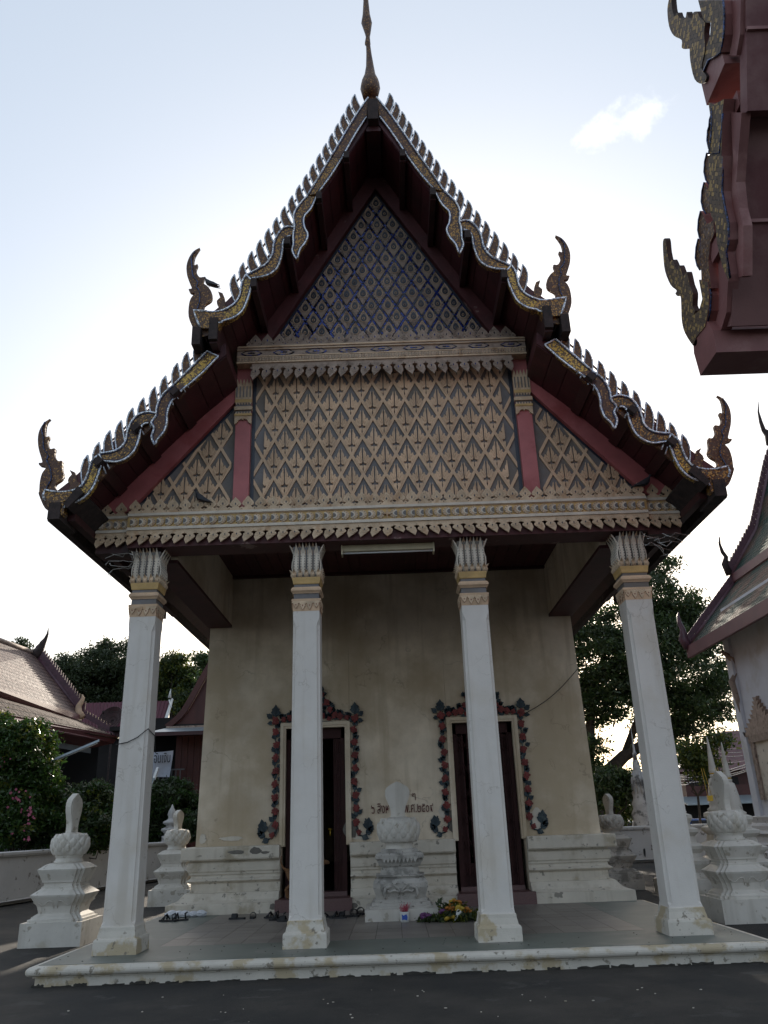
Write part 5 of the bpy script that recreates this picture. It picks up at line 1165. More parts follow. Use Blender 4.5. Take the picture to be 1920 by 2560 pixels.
# rake with blades and horn
rk = MB(); rk.tube([FRr+Vector((0, .1, .06)), F1+Vector((0, .1, .06))], .11, 6); rk.build('rake_board', 'trim_violet', e)
rb = MB(); rb.prism([(0, 0), (-.13, .12), (-.12, .36), (0, .58), (.06, .38), (.13, .2), (.12, 0)], XZ, -.05, .05); rb = proto_mesh(rb, 'rake_blade', 'trim_violet')
for k in range(24):
    t = (k+.5)/24; p = FRr.lerp(F1, t); inst(rb, 'rake_blade', e, (p.x, p.y+.1, p.z+.12), (0, .35, 0))
def horn(parent, px, Y, r, matn, name):
    m = MB(); m.tube([atY(x, y, Y) for x, y in px], r, 6); return m.build(name, matn, parent)
horn(e, [(83, 1640), (92, 1633), (102, 1622), (107, 1608), (114, 1597), (119, 1585), (121, 1570)], 29.6, [.35, .3, .2, .17, .10, .06, .015], 'old_wood', 'roof_horn')
horn(e, [(206, 1795), (196, 1780), (197, 1765), (204, 1754), (208, 1744), (205, 1736)], 28.5, [.22, .2, .15, .12, .09, .02], 'gold_paint' if False else 'stucco_tan', 'naga_finial')
for k in range(13):
    t = k/12; p = atY(208, 1790, 28.5).lerp(atY(292, 1838, 27.6), t); inst(rb, 'rake_blade', e, (p.x, p.y+.1, p.z-.05), (0, .5, 0), (.9, 1, .62))
# verandah: floor and railing; back wall and posts near-black, shade put into the colour
d_ = (F2-N2).normalized(); inn = Vector((-d_.y, d_.x, 0)).normalized()
fl = 1.75
A, B = N2+inn*4.0, F2+inn*4.0
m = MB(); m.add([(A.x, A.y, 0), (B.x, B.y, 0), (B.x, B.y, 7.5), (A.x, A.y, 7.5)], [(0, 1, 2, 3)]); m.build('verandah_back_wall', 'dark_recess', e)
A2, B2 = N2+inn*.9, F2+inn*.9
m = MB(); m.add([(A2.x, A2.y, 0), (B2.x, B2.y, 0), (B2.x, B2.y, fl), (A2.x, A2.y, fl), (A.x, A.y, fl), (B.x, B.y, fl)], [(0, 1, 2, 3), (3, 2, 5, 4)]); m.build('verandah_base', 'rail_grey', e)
m = MB(); m.add([(B2.x, B2.y, 0), (B2.x-8, B2.y+1, 0), (B2.x-8, B2.y+1, F2b.z), (B2.x, B2.y, F2b.z)], [(0, 1, 2, 3)]); m.build('end_wall', 'dark_recess', e)  # near-black wall added to keep the sun out of the far end
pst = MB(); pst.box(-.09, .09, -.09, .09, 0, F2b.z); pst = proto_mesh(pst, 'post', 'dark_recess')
for k in range(4):
    p = A2.lerp(B2, k/4); inst(pst, 'verandah_post', e, (p.x, p.y, 0))
rl = empty('balustrade', (A2.x, A2.y, fl), 'blue-grey baluster railing in the shade under the left hall eave', 'railing')
m = MB(); m.tube([A2*1+Vector((0, 0, fl+.95-A2.z)), B2+Vector((0, 0, fl+.95-B2.z))], .05, 5); m.tube([A2+Vector((0, 0, fl+.12-A2.z)), B2+Vector((0, 0, fl+.12-B2.z))], .05, 5); m.build('rail', 'rail_grey', rl)
ba = MB(); ba.lathe([(.03, .12), (.05, .25), (.03, .4), (.055, .6), (.03, .8), (.04, .95)], (0, 0, 0), 6); ba = proto_mesh(ba, 'baluster', 'rail_blue')
nb = int((B2-A2).length/.22)
for k in range(nb):
    p = A2.lerp(B2, (k+.5)/nb); inst(ba, 'baluster', rl, (p.x, p.y, fl))

# red metal roof building
e = empty('red_roof_building', (-12, 38, 0), 'building with dark red ribbed metal roof behind the satellite dish', 'building')
a, b, c, d = atY(205, 1758, 41), atY(430, 1752, 41), atY(405, 1835, 36), atY(205, 1835, 36)
m = MB(); quad(m, a, b, c, d, 0, .08); m.build('metal_roof', 'metal_roof_red', e)
for k in range(26):
    t = k/25; m = MB(); m.tube([a.lerp(b, t)+Vector((0, 0, .03)), d.lerp(c, t)+Vector((0, 0, .03))], .03, 4); m.build('roof_rib', 'metal_roof_red', e)
m = MB(); m.tube([atY(427, 1722, 40.8), atY(424, 1745, 40.8)], [.01, .12], 4); m.tube([b+Vector((0, 0, .1)), c+Vector((0, 0, .1))], [.09, .14], 4); m.tube([atY(423, 1750, 40), atY(428, 1768, 38)], .05, 4); m.build('white_bargeboard', 'paper_white', e)
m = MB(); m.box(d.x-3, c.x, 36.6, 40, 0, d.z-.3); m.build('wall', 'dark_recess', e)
# satellite dish
c0 = atY(275, 1797, 33); k = 45.9/FPX
e = empty('satellite_dish', (c0.x, 33, c0.z-1.0), 'large black mesh satellite dish beside the leftmost column in front of the red roof', 'satellite dish')
Rr = 33*k; ax = Vector((-.25, -.9, .38)).normalized(); ux = ax.cross(Vector((0, 0, 1))).normalized(); uy = ux.cross(ax)
dp = lambda r, a: c0+ux*(r*math.cos(a))+uy*(r*math.sin(a))-ax*(.28*(1-(r/Rr)**2))
m = MB()
for a in np.linspace(0, 2*math.pi, 19)[:-1]: m.tube([dp(r, a) for r in np.linspace(0, Rr, 5)], .012, 4)
m.build('dish_rib', 'old_wood', e)
m = MB()
for r in (Rr*.33, Rr*.66, Rr): m.tube([dp(r, a) for a in np.linspace(0, 2*math.pi, 33)], .014, 4)
m.build('dish_ring', 'old_wood', e)
m = MB(); m.loft([[tuple(dp(r, a)) for a in np.linspace(0, 2*math.pi, 25)[:-1]] for r in (Rr*.02, Rr*.35, Rr*.7, Rr*.99)], cap=False)
o = m.build('dish_mesh', 'dish_net' if 'dish_net' in M else 'maroon_wood', e)
m = MB()
for a in (.4, 2.5, 4.6): m.tube([dp(Rr*.95, a), c0+ax*.75], .014, 4)
m.lathe([(.06, -.1), (.06, .08)], tuple(c0+ax*.75), 8); m.build('feed_horn', 'old_wood', e)
m = MB(); m.tube([c0-ax*.3, (c0.x, 33.4, 0)], .05, 6); m.build('dish_mast', 'old_wood', e)

# wooden house beside the hall wall
e = empty('wooden_house', (-9.5, 28, 0), 'dark reddish wooden house with upswept gable board, left of the hall wall corner', 'house')
Yh = 27.0; cv = [(412, 1813), (425, 1803), (440, 1790), (455, 1772), (475, 1738), (500, 1692), (530, 1640)]
out_ = [atY(x, y, Yh) for x, y in cv]; inn_ = [atY(x+12, y+7, Yh) for x, y in cv]
pts = [(p.x, p.z) for p in out_]+[(p.x, p.z) for p in reversed(inn_)]
m = MB(); m.prism(pts, XZ, Yh-.06, Yh+.06); m.build('gable_board', 'brown_wood', e)
apx = out_[-1].x+1.2; apz = out_[-1].z+1.9
m = MB(); gp = [(p.x, p.z) for p in inn_]+[(apx, apz), (apx+3, inn_[0].z), (apx+3, inn_[0].z-.01)]; m.prism(gp, XZ, Yh+.15, Yh+.3); m.build('gable_wall', 'brown_wood', e)
m = MB(); top = [(p.x, p.z) for p in out_]+[(apx, apz)]
m.loft([[(x, Yh-.05, z) for x, z in top], [(x, Yh+7, z) for x, z in top]], cap=False, closed=False); m.build('house_roof', 'brown_roof', e)
a = atY(415, 1816, Yh-.3)
m = MB(); m.box(a.x, a.x+5, Yh-.3, Yh+.1, a.z-.25, a.z+.0); m.build('gable_tie_board', 'stucco_old', e)
b = atY(372, 1832, Yh-1.2)
m = MB(); quad(m, (b.x, Yh-1.6, b.z-.02), (b.x+7, Yh-1.6, b.z-.02), (b.x+7, Yh, b.z+.35), (b.x+.6, Yh, b.z+.35), 0, .04); m.build('metal_awning', 'steel_grey', e)
m = MB(); m.box(b.x, b.x+7, Yh-1.62, Yh-1.58, b.z-.2, b.z-.03); m.build('awning_fascia', 'maroon_wood', e)
wx = atY(438, 1900, Yh+.5).x
for k in range(12):
    m = MB(); m.box(wx+k*.3, wx+k*.3+.285, Yh+.5, Yh+.56, .9, b.z); m.build('wall_board', 'brown_wood', e)
m = MB(); m.box(wx-3.2, wx+4, Yh+3, Yh+3.2, 0, b.z+1.2); m.box(wx-.02, wx+4, Yh+.57, Yh+3, .0, b.z+.6); m.box(wx-3, wx+4, Yh+.6, Yh+3, .8, 1.0); m.box(wx-3.2, wx+4, Yh+.1, Yh+3.2, b.z+.3, b.z+.5); m.build('house_body', 'dark_recess', e)
rr_ = atY(378, 1965, Yh-.5)
rb_ = MB(); rb_.box(-.02, .02, -.02, .02, 0, .9); rb_ = proto_mesh(rb_, 'rail_bar', 'rail_grey')
for k in range(8): inst(rb_, 'rail_bar', e, (rr_.x-.1+k*.2, Yh-.4, rr_.z-.2))
m = MB(); m.box(rr_.x-.8, rr_.x+1.5, Yh-.43, Yh-.37, rr_.z+.68, rr_.z+.74); m.build('rail', 'rail_grey', e)
# banner
p0, p1, p2, p3 = atY(355, 1878, 25.2), atY(433, 1876, 25.2), atY(424, 1943, 25.2), atY(352, 1941, 25.2)
e = empty('banner', tuple(p3), 'white cloth banner with black handwritten lettering hung in front of the wooden house', 'banner')
m = MB(); vs = []; n = 9
for j in range(n):
    for i in range(n):
        u, v = i/(n-1), j/(n-1); p = p0.lerp(p1, u).lerp(p3.lerp(p2, u), v); vs.append((p.x, p.y+.06*math.sin(u*7+v*3), p.z-.06*math.sin(math.pi*u)*(1-v)))
m.add(vs, [(j*n+i, j*n+i+1, (j+1)*n+i+1, (j+1)*n+i) for j in range(n-1) for i in range(n-1)]); vv = list(m.v); m.build('banner_sheet', 'banner_cloth', e)
q = atY(359, 1908, 25.1); text('ยืน อันเงิน', 'banner_text', tuple(q), (atY(424, 1905, 25.1)-q).x, .004, 'wire_black', e, height=.48)

# lamps with a tube on an arm
def tube_lamp(px0, px1, Y0, Y1, arm, label):
    a, b = atY(*px0, Y0), atY(*px1, Y1)
    base = arm[-1]; bp_ = atY(base[0], base[1], Y0); e = empty('street_lamp', (bp_.x, Y0, 0), label, 'lamp', 'tube lamps on curved arms')
    d = (b-a).normalized(); up_ = Vector((0, 0, 1)); sd_ = d.cross(up_).normalized()
    m = MB(); r0 = [[tuple(c+sd_*x+up_*z) for x, z in ((-.07, -.03), (.07, -.03), (.045, .05), (-.045, .05))] for c in (a, b)]; m.loft(r0); m.build('lamp_housing', 'steel_grey', e)
    m = MB(); m.tube([a+d*.05-up_*.055, b-d*.05-up_*.055], .022, 8); m.build('lamp_tube', 'tube_glass', e)
    m = MB(); pts = [a]+[atY(x, y, Y0) for x, y in arm]; pts.append(Vector((pts[-1].x, Y0, 0))); m.tube(pts, .028, 6); m.build('lamp_arm', 'steel_grey', e)
tube_lamp((138, 1898), (248, 1852), 15.0, 15.4, [(110, 1912), (75, 1930), (57, 1948), (52, 1970)], 'tube street lamp slanting out over the flowering bush at the far left')
tube_lamp((384, 1948), (394, 1921), 20, 21.2, [(378, 1965), (372, 1985), (369, 2010)], 'tube street lamp seen end-on in front of the white banner')
# ============================================================ NEAR ROOF CORNER, TOP RIGHT
X0 = 3.5
def cn(x, y): return (1600+x/2.304, y/2.304)
def yz(pts): 
    out = []
    for p in pts: q = atX(*cn(*p), X0); out.append((q.y, q.z))
    return out
q = atX(*cn(375, 2150), X0)
e = empty('neighbouring_roof', (X0+3, q.y, 0), 'mauve roof corner with mosaic serpent finials, upper right corner of the photo', 'roof')
def ynp(pts, d0, d1, name, mt, sm=False):
    m = MB(); q_ = yz(pts); m.prism(bez(q_+[q_[0]], 3)[:-1] if sm else q_, YZ, d0, d1, side=1); return m.build(name, [mt, 'old_wood'], e)
nf1 = [(157, 1372), (146, 1390), (148, 1470), (158, 1560), (190, 1640), (225, 1672), (218, 1690), (232, 1706), (248, 1706), (252, 1760), (256, 1850), (275, 1920), (325, 1992), (345, 1960), (300, 1860), (320, 1820), (332, 1790), (318, 1760), (320, 1690), (302, 1640), (292, 1595), (282, 1565), (265, 1590), (240, 1528), (228, 1555), (200, 1495), (184, 1508), (170, 1450), (164, 1390)]
nf2 = [(180, 0), (172, 60), (182, 150), (210, 205), (255, 230), (256, 275), (285, 282), (300, 270), (305, 350), (330, 455), (375, 482), (400, 440), (370, 390), (390, 290), (385, 190), (390, 130), (362, 100), (345, 68), (322, 72), (318, 105), (295, 100), (285, 68), (275, 105), (240, 100), (228, 72), (215, 95), (200, 50)]
f = ynp(nf1, X0-.03, X0+.03, 'naga_finial', 'near_mosaic', True); f2 = ynp(nf2+[(190, -60)], X0-.03, X0+.03, 'naga_finial', 'near_mosaic', True)
def nb_(pts, name, mt, d0=-.02, d1=.1):
    m = MB(); m.prism(yz(pts), YZ, X0+d0, X0+d0+.11, side=1); return m.build(name, [mt, 'near_maroon'], e)
def ynline(pts, r, mt, parent, dx=-.02):
    m = MB(); m.tube([(X0+dx, y, z) for y, z in yz(pts)], r, 5); m.build('edging', mt, parent)
b = nb_([(345, 0), (380, 130), (420, 130), (415, 200), (385, 290), (355, 340), (345, 400), (360, 460), (405, 340), (440, 325), (480, 300), (495, 200), (498, 80), (490, 0)], 'bargeboard', 'near_mosaic'); ynline([(490, 0), (498, 90), (494, 200), (478, 300), (440, 328), (405, 345), (360, 450)], .012, 'blue_trim', b)
b = nb_([(405, 590), (420, 700), (406, 930), (480, 930), (488, 640), (495, 570), (440, 600)], 'bargeboard', 'near_mosaic'); ynline([(425, 620), (425, 750), (408, 890), (470, 880), (488, 650)], .012, 'blue_trim', b)
b = nb_([(410, 900), (415, 1000), (410, 1100), (425, 1240), (450, 1290), (460, 1400), (490, 1530), (528, 1620), (528, 1580), (510, 1450), (525, 1380), (520, 1280), (500, 1200), (485, 1100), (490, 1000), (495, 900)], 'bargeboard', 'near_mosaic', -.03); ynline([(492, 900), (488, 1000), (485, 1100), (502, 1200), (522, 1290), (522, 1390), (508, 1450), (530, 1600)], .012, 'blue_trim', b)
b = nb_([(440, 1270), (400, 1290), (370, 1340), (360, 1440), (368, 1560), (372, 1660), (425, 1660), (410, 1500), (420, 1400), (445, 1340)], 'bargeboard', 'brown_mosaic', -.03); ynline([(435, 1275), (395, 1300), (368, 1350), (358, 1450), (372, 1560)], .012, 'blue_trim', b)
b = nb_([(360, 1610), (380, 1720), (360, 1790), (320, 1820), (288, 1860), (290, 1930), (325, 1990), (345, 1940), (395, 1880), (415, 1790), (420, 1700), (412, 1625)], 'bargeboard', 'near_mosaic', -.04); ynline([(412, 1625), (420, 1700), (415, 1790), (395, 1880), (345, 1940), (325, 1985)], .012, 'blue_trim', b)
for k, (x, y) in enumerate(((415, 640), (405, 700), (388, 880), (372, 1050), (352, 1215), (338, 1375))):
    h_ = 170 if k else 80; s_ = [(x, y), (x-12, y+50), (x-16, y+110), (x-6, y+h_-15), (x+10, y+h_+10), (x+40, y+h_+5), (x+40, y+90), (x+14, y+30)]
    b = nb_(s_, 'ridge_blade', 'brown_mosaic', .0, .06); ynline(s_[:5], .009, 'blue_trim', b, -.005)
# maroon boards of the slope behind the bargeboard, running away to the right
XE = X0+9
P_ = yz([(545, 0), (535, 280), (520, 330), (560, 640), (530, 900), (530, 1050), (560, 1250), (565, 1400), (480, 1700), (440, 1890), (345, 1985)])
def run_x(pts, name, mt, x0, x1):
    m = MB(); m.prism(yz(pts), YZ, x0, x1); return m.build(name, mt, e)
run_x([(490, 0), (500, 200), (480, 320), (520, 320), (540, 200), (545, 0)], 'rake_board', 'near_maroon', X0+.06, X0+.16)
run_x([(488, 650), (500, 900), (492, 1100), (505, 1200), (530, 1300), (530, 1400), (515, 1450), (535, 1600), (560, 1590), (560, 1300), (535, 1200), (520, 1050), (530, 900), (550, 650)], 'rake_board', 'near_maroon', X0+.06, X0+.15)
run_x([(420, 1400), (425, 1600), (425, 1790), (400, 1890), (440, 1900), (470, 1800), (480, 1600), (455, 1400)], 'rake_board', 'near_maroon', X0+.05, X0+.16)
# the roof plane (soffit) between the tiers
a0, a1 = yz([(545, -300), (560, 640)]), yz([(508, 660), (470, 1880)])
for (pa, pb_) in (a0, a1):
    m = MB(); d_ = Vector((pb_[0]-pa[0], pb_[1]-pa[1])).normalized(); nn = Vector((d_.y, -d_.x))
    if nn.y < 0: nn = -nn
    pts = [(pa[0], pa[1]), (pb_[0], pb_[1]), (pb_[0]+nn.x*.15, pb_[1]+nn.y*.15), (pa[0]+nn.x*.15, pa[1]+nn.y*.15)]
    m.prism([(p[0], p[1]) for p in pts], YZ, X0+.1, XE); m.build('soffit', 'near_soffit', e)
    for k in range(1, 8):
        c_ = (pa[0]+(pb_[0]-pa[0])*k/8, pa[1]+(pb_[1]-pa[1])*k/8)
        m = MB(); m.prism([(c_[0]-.02, c_[1]-.02), (c_[0]+.02, c_[1]-.02), (c_[0]+.02, c_[1]+.02), (c_[0]-.02, c_[1]+.02)], YZ, X0+.1, XE) if k == 4 else None
        if k == 4: m.build('purlin', 'near_maroon', e)
# horizontal beams along X
def beamx(pxl, w_, h_, name, mt='near_maroon', xs=X0+.0):
    y, z = yz([pxl])[0]; m = MB(); m.box(xs, XE, y-w_/2, y+w_/2, z-h_, z); return m.build(name, mt, e)
beamx((400, 350), .5, .34, 'eave_beam'); 
y, z = yz([(480, 590)])[0]; m = MB(); m.box(X0+.1, XE, y-.1, y+.12, z-.14, z+.04); m.build('purlin', 'near_maroon', e)
y, z = yz([(430, 1400)])[0]; m = MB(); m.box(X0-.01, XE, y-.1, y+.12, z-.16, z+.02); m.build('purlin', 'near_maroon', e)
y, z = yz([(335, 1960)])[0]; y2, z2 = yz([(372, 2150)])[0]
m = MB(); m.prism([(y-.3, z+.12), (y+.05, z+.06), (y+.10, z-.1), (y2+.05, z2), (y2-.42, z2), (y2-.45, z2+.25)], YZ, X0-.03, XE); m.build('eave_beam', 'near_maroon', e)
a, b_ = atX(1835, 590, X0+1), atX(1925, 530, X0+1)
m = MB(); m.tube([a, b_, b_+(b_-a)*1.0], .006, 4); m.build('loose_string', 'wire_shiny', e)

# ============================================================ RIGHT HALL
Yf = 20.5
e = empty('white_hall', (16, 14, 0), 'white temple hall with green and brown tiled two-tier roof at the right edge', 'building')
E0 = atY(1720, 1618, Yf); E1 = atZ(1920, 1513, E0.z); E0b = atY(1729, 1644, Yf)
def alongY(p, L=16): return Vector((p.x, p.y-L, p.z))
T0 = atY(1837, 1457, Yf); U0 = atY(1830, 1438, Yf-.02); V0 = atY(1925, 1165, Yf-.02); W0 = V0+(V0-U0)*.55
mid = U0.lerp(V0, .45)+Vector((.25, 0, -.25))
m = MB(); quad(m, E0, alongY(E0), alongY(T0), T0); m.build('lower_tiled_roof', 'tiles_green', e)
m = MB(); quad(m, U0, alongY(U0), alongY(mid), mid); quad(m, mid, alongY(mid), alongY(V0), V0); quad(m, V0, alongY(V0), alongY(W0), W0); m.build('upper_tiled_roof', 'tiles_green', e)
m = MB(); m.prism([(E0.x-.05, E0.z+.03), (E0.x-.05, E0b.z), (E0.x+.1, E0b.z), (E0.x+.1, E0.z+.0)], XZ, Yf-16, Yf+.1); m.build('fascia_board', 'fascia_pink', e)
m = MB(); m.box(U0.x-.02, U0.x+.12, Yf-16, Yf+.1, T0.z+.02, U0.z+.04); m.build('fascia_board', 'fascia_pink', e)
m = MB(); m.tube([E0, T0], .11, 5); m.build('rake_board', 'trim_violet', e)
m = MB(); m.tube([U0, mid, V0, W0], .13, 5); m.build('rake_board', 'trim_violet', e)
rb2 = MB(); rb2.prism([(0, 0), (-.16, .10), (-.17, .34), (-.05, .56), (.02, .36), (.05, .2), (.04, 0)], XZ, -.04, .04); rb2 = proto_mesh(rb2, 'rake_blade', 'trim_violet')
for k in range(14):
    p = E0.lerp(T0, (k+.6)/14.2); inst(rb2, 'rake_blade', e, (p.x, p.y, p.z), (0, .15, 0), (1, 1, .95))
L_ = [U0, mid, V0, W0]
for k in range(34):
    t = (k+1.2)/34*3; i = min(int(t), 2); p = L_[i].lerp(L_[i+1], t-i)
    inst(rb2, 'rake_blade', e, (p.x-.02, p.y, p.z), (0, -.25, 0), (1, 1, .85))
horn(e, [(1824, 1437), (1812, 1410), (1815, 1392), (1806, 1380), (1799, 1360), (1799, 1345), (1801, 1338)], Yf, [.15, .14, .09, .08, .05, .03, .01], 'old_wood', 'naga_finial')
horn(e, [(1722, 1620), (1708, 1598), (1707, 1575), (1699, 1558), (1695, 1540), (1696, 1530)], Yf, [.2, .2, .12, .10, .06, .015], 'trim_violet', 'naga_finial')
horn(e, [(1930, 1110), (1922, 1085), (1909, 1075), (1902, 1055), (1896, 1030), (1896, 1005)], Yf, [.25, .2, .10, .08, .04, .01], 'old_wood', 'roof_horn')
WX = atY(1853, 1800, 19.0).x
m = MB(); m.box(WX, WX+8, 2, 19.0, 1.6, E0.z+1.2); m.box(WX-.12, WX+.25, 18.6, 19.1, 1.5, E0.z); m.build('hall_wall', 'cool_white', e)
m = MB(); path_profile(m, [(WX+8, 19.0), (WX, 19.0), (WX, 2)][::-1] if False else [(WX, 19.05), (WX, 2)][::-1][::-1], [(-.1, 0), (.75, 0), (.75, .45), (.6, .5), (.6, .7), (.45, .75), (.4, .95), (.5, 1.05), (.35, 1.15), (.35, 1.3), (.2, 1.4), (.25, 1.6), (.1, 1.65), (-.1, 1.65)]); 
pr = [(-.1, 0), (.75, 0), (.75, .45), (.6, .5), (.6, .7), (.45, .75), (.4, .95), (.5, 1.05), (.35, 1.15), (.35, 1.3), (.2, 1.4), (.25, 1.6), (.1, 1.65), (-.1, 1.65)]
m = MB(); path_profile(m, [(WX+8, 19.0), (WX, 19.0), (WX, 2)], [(-o, z) if False else (o, z) for o, z in pr])
m.build('base_moulding', 'wall_white', e)
def wq(px, py, dx=0): return atX(px, py, WX-dx)
def wbox(x0, y0, x1, y1, d0, d1, name, mt):
    a = wq(x0, y0); b = wq(x1, y1); m = MB(); m.box(WX-d1, WX-d0, min(a.y, b.y), max(a.y, b.y), min(a.z, b.z), max(a.z, b.z)); return m.build(name, mt, e)
a = wq(1877, 1845); b = wq(1905, 2012); ya = wq(1880, 1850).y; yb = ya-2.3
zt, zb = wq(1890, 1838).z, wq(1903, 2000).z
m = MB(); m.box(WX-.10, WX+.02, ya-.28, ya, zb, zt); m.box(WX-.10, WX+.02, yb, yb+.28, zb, zt); m.box(WX-.12, WX+.02, yb-.05, ya+.05, zt-.25, zt); m.build('window_frame', 'stucco_old', e)
m = MB(); m.box(WX-.03, WX-.005, yb+.28, ya-.28, zb, zt-.25); m.build('window_shutter', 'base_plaster', e)
m = MB(); yc = (ya+yb)/2; n = 9; pts = []
zz = wq(1880, 1750).z-zt
for s in (1, -1):
    for k in range(n+1):
        t = k/n; y = yc+s*(1-t)**1.6*1.45; pts_ = (y, zt+zz*t*1.0); sp_ = (yc+s*((1-t)**1.6*1.45+.14), zt+zz*t+.2)
        pts.append((pts_, sp_))
left = pts[:n+1]; right = pts[n+1:]
poly = []
for p_, s_ in left: poly += [p_, s_] if p_[0] != yc else [p_]
for p_, s_ in reversed(right): poly += ([s_, p_] if p_[0] != yc else [])
poly[-1:] = poly[-1:]
m.prism([(p_[0], p_[1]) for p_ in poly], YZ, WX-.12, WX-.0); m.build('window_pediment', 'stucco_old', e)
for yy, s in ((18.7, 1), (13.5, 1)):
    m = MB(); zz = E0b.z
    m.tube([(E0.x+.6, yy, zz-.1), (E0.x+1.0, yy, zz-.45), (E0.x+1.1, yy, zz-.9), ((E0.x+WX)/2+.3, yy, zz-1.3), (WX-.1, yy, zz-2.0), (WX-.02, yy, zz-2.9)], [.06, .14, .10, .14, .12, .03], 6); m.build('eave_bracket', 'stucco_old', e)

# ============================================================ SPIRED CHEDIS AND GREY STUPA
def chedi(cx, cy, zt, label, matn='sima_white', gold=True, grp='white spired chedis near the right wall', s=1.0):
    e = empty('chedi', (cx, cy, 0), label, 'chedi', grp); k = zt/3.75
    m = MB(); m.loft([rd(cx, cy, h*s, z*k, .05*s) for h, z in ((.62, 0), (.62, .35), (.5, .38), (.46, .5), (.55, .7), (.56, .78), (.42, .85), (.40, .95), (.48, 1.05), (.5, 1.12), (.36, 1.2), (.33, 1.35), (.42, 1.45), (.42, 1.52), (.3, 1.58), (.28, 1.66), (.34, 1.78), (.33, 1.86), (.25, 1.90))]); m.build('stepped_base', matn, e)
    m = MB(); m.lathe([(.27*s, 1.88*k), (.29*s, 1.95*k), (.22*s, 2.0*k), (.22*s, 2.05*k), (.2*s, 2.3*k), (.16*s, 2.55*k), (.13*s, 2.68*k), (.07*s, 2.72*k)], (cx, cy, 0), 14); m.build('bell', matn, e)
    m = MB(); prof = [(.09*s, 2.70*k), (.10*s, 2.78*k), (.06*s, 2.80*k), (.105*s, 2.86*k)]
    for q in range(9): zz = 2.9+q*.09; r_ = .095-.009*q; prof += [(r_*s, zz*k), (r_*.9*s, (zz+.05)*k)]
    prof += [(.004, 3.75*k)]; m.lathe(prof, (cx, cy, 0), 10); m.build('spire', matn, e)
    if gold:
        m = MB(); m.lathe([(.065*s, 2.79*k), (.09*s, 2.82*k), (.06*s, 2.85*k)], (cx, cy, 0), 10); m.build('gilded_collar', 'gold_paint', e)
    return e
def vbase(tx, ty, Y): p = atY(tx, ty, Y); return p.x, Y, p.z
x, y, z = vbase(1767, 1841, 8.6); chedi(x, y, z, 'white chedi with gilt collar and pale green-white spire, left one beside the right boundary stone')
x, y, z = vbase(1803, 1855, 8.0); chedi(x, y, z, 'white chedi with slim spire just right of the leaf stone of the right boundary stone')
p = atY(1688, 2040, 8.8); chedi(p.x, 8.8, 3.6, 'white chedi almost wholly hidden behind the rightmost column')
for (px_, py_), Y_, lab in (((1775, 1995), 8.0, 'gilded box tied under the left spire beside the right boundary stone'), ((1811, 1995), 7.3, 'small gilded box hanging behind the right boundary stone')):
    p = atY(px_, py_, Y_); g_ = empty('gilded_box', tuple(p), lab, 'ornament', 'gilded boxes hanging on the chedis')
    m = MB(); m.box(p.x-.055, p.x+.055, Y_-.05, Y_+.05, p.z-.07, p.z+.04); m.box(p.x-.065, p.x+.065, Y_-.06, Y_+.06, p.z+.04, p.z+.055)
    for k in range(4): m.box(p.x-.05+k*.03, p.x-.04+k*.03, Y_-.056, Y_-.05, p.z-.06, p.z+.03)
    m.build('box_body', 'gold_paint', g_)
    m = MB(); m.tube([(p.x-.05, Y_, p.z+.05), (p.x-.02, Y_+.2, p.z+.7)], .006, 4); m.tube([(p.x+.05, Y_, p.z+.05), (p.x+.03, Y_+.2, p.z+.7)], .006, 4); m.build('hanging_cord', 'gold_paint', g_)
# grey stupa
b0 = atY(1611, 2062, 27); t0 = atY(1584, 1818, 27); cx = b0.x; Hs = t0.z
e = empty('stupa', (cx, 27, 0), 'old grey stupa with black weathered base and thin spire behind the low right wall', 'stupa')
k = 39.9/FPX
m = MB(); zz = lambda py: atY(1600, py, 27).z
m.lathe([(30*k, 0), (30*k, zz(2075)), (24*k, zz(2050)), (26*k, zz(2035)), (20*k, zz(2020)), (22*k, zz(2008)), (17*k, zz(1995)), (18*k, zz(1985)), (15.5*k, zz(1975)), (15*k, zz(1950)), (12*k, zz(1930)), (9*k, zz(1925)), (8*k, zz(1905)), (5*k, zz(1898))], (cx, 27, 0), 16); m.build('stupa_bell', 'stupa_grey', e)
for q in range(12):
    a = 2*math.pi*q/12; mm = MB(); mm.tube([(cx+17*k*math.cos(a), 27+17*k*math.sin(a), zz(1985)), (cx+15*k*math.cos(a), 27+15*k*math.sin(a), zz(1950)), (cx+11*k*math.cos(a), 27+11*k*math.sin(a), zz(1932))], .05, 4); mm.build('stupa_rib', 'stupa_grey', e)
m = MB(); m.lathe([(6*k, zz(1900)), (5*k, zz(1890)), (5.5*k, zz(1884)), (3*k, zz(1878)), (1.6*k, zz(1850)), (.3*k, zz(1815))], (cx, 27, 0), 10); m.build('spire', 'stupa_grey', e)

# ============================================================ HOUSE, CARS, WIRES BEYOND THE RIGHT WALL
Yo = 52
e = empty('brown_house', (27, Yo, 0), 'brown two-storey house with hipped roof beyond the right wall, behind the overhead wires', 'house')
ap = atY(1808, 1828, Yo+4); lf = atY(1685, 1930, Yo); rt = atY(1900, 1890, Yo); ap2 = ap+Vector((2.5, 0, 0))
back = Vector((0, 9, 0))
m = MB(); m.add([lf, Vector((rt.x+4, Yo, lf.z)), ap2+Vector((1, 0, 0)), ap, lf+back, Vector((rt.x+4, Yo+9, lf.z))], [(0, 1, 2, 3), (0, 3, 4), (1, 5, 2), (4, 3, 2, 5)]); m.build('hipped_roof', 'brown_roof', e)
lx = atY(1712, 1950, Yo+1).x
m = MB(); m.box(lx, rt.x+3.5, Yo+1, Yo+8, 0, lf.z+.2); m.build('house_wall', 'brown_wood', e)
wa, wb_ = atY(1722, 1940, Yo+.9), atY(1755, 1963, Yo+.9)
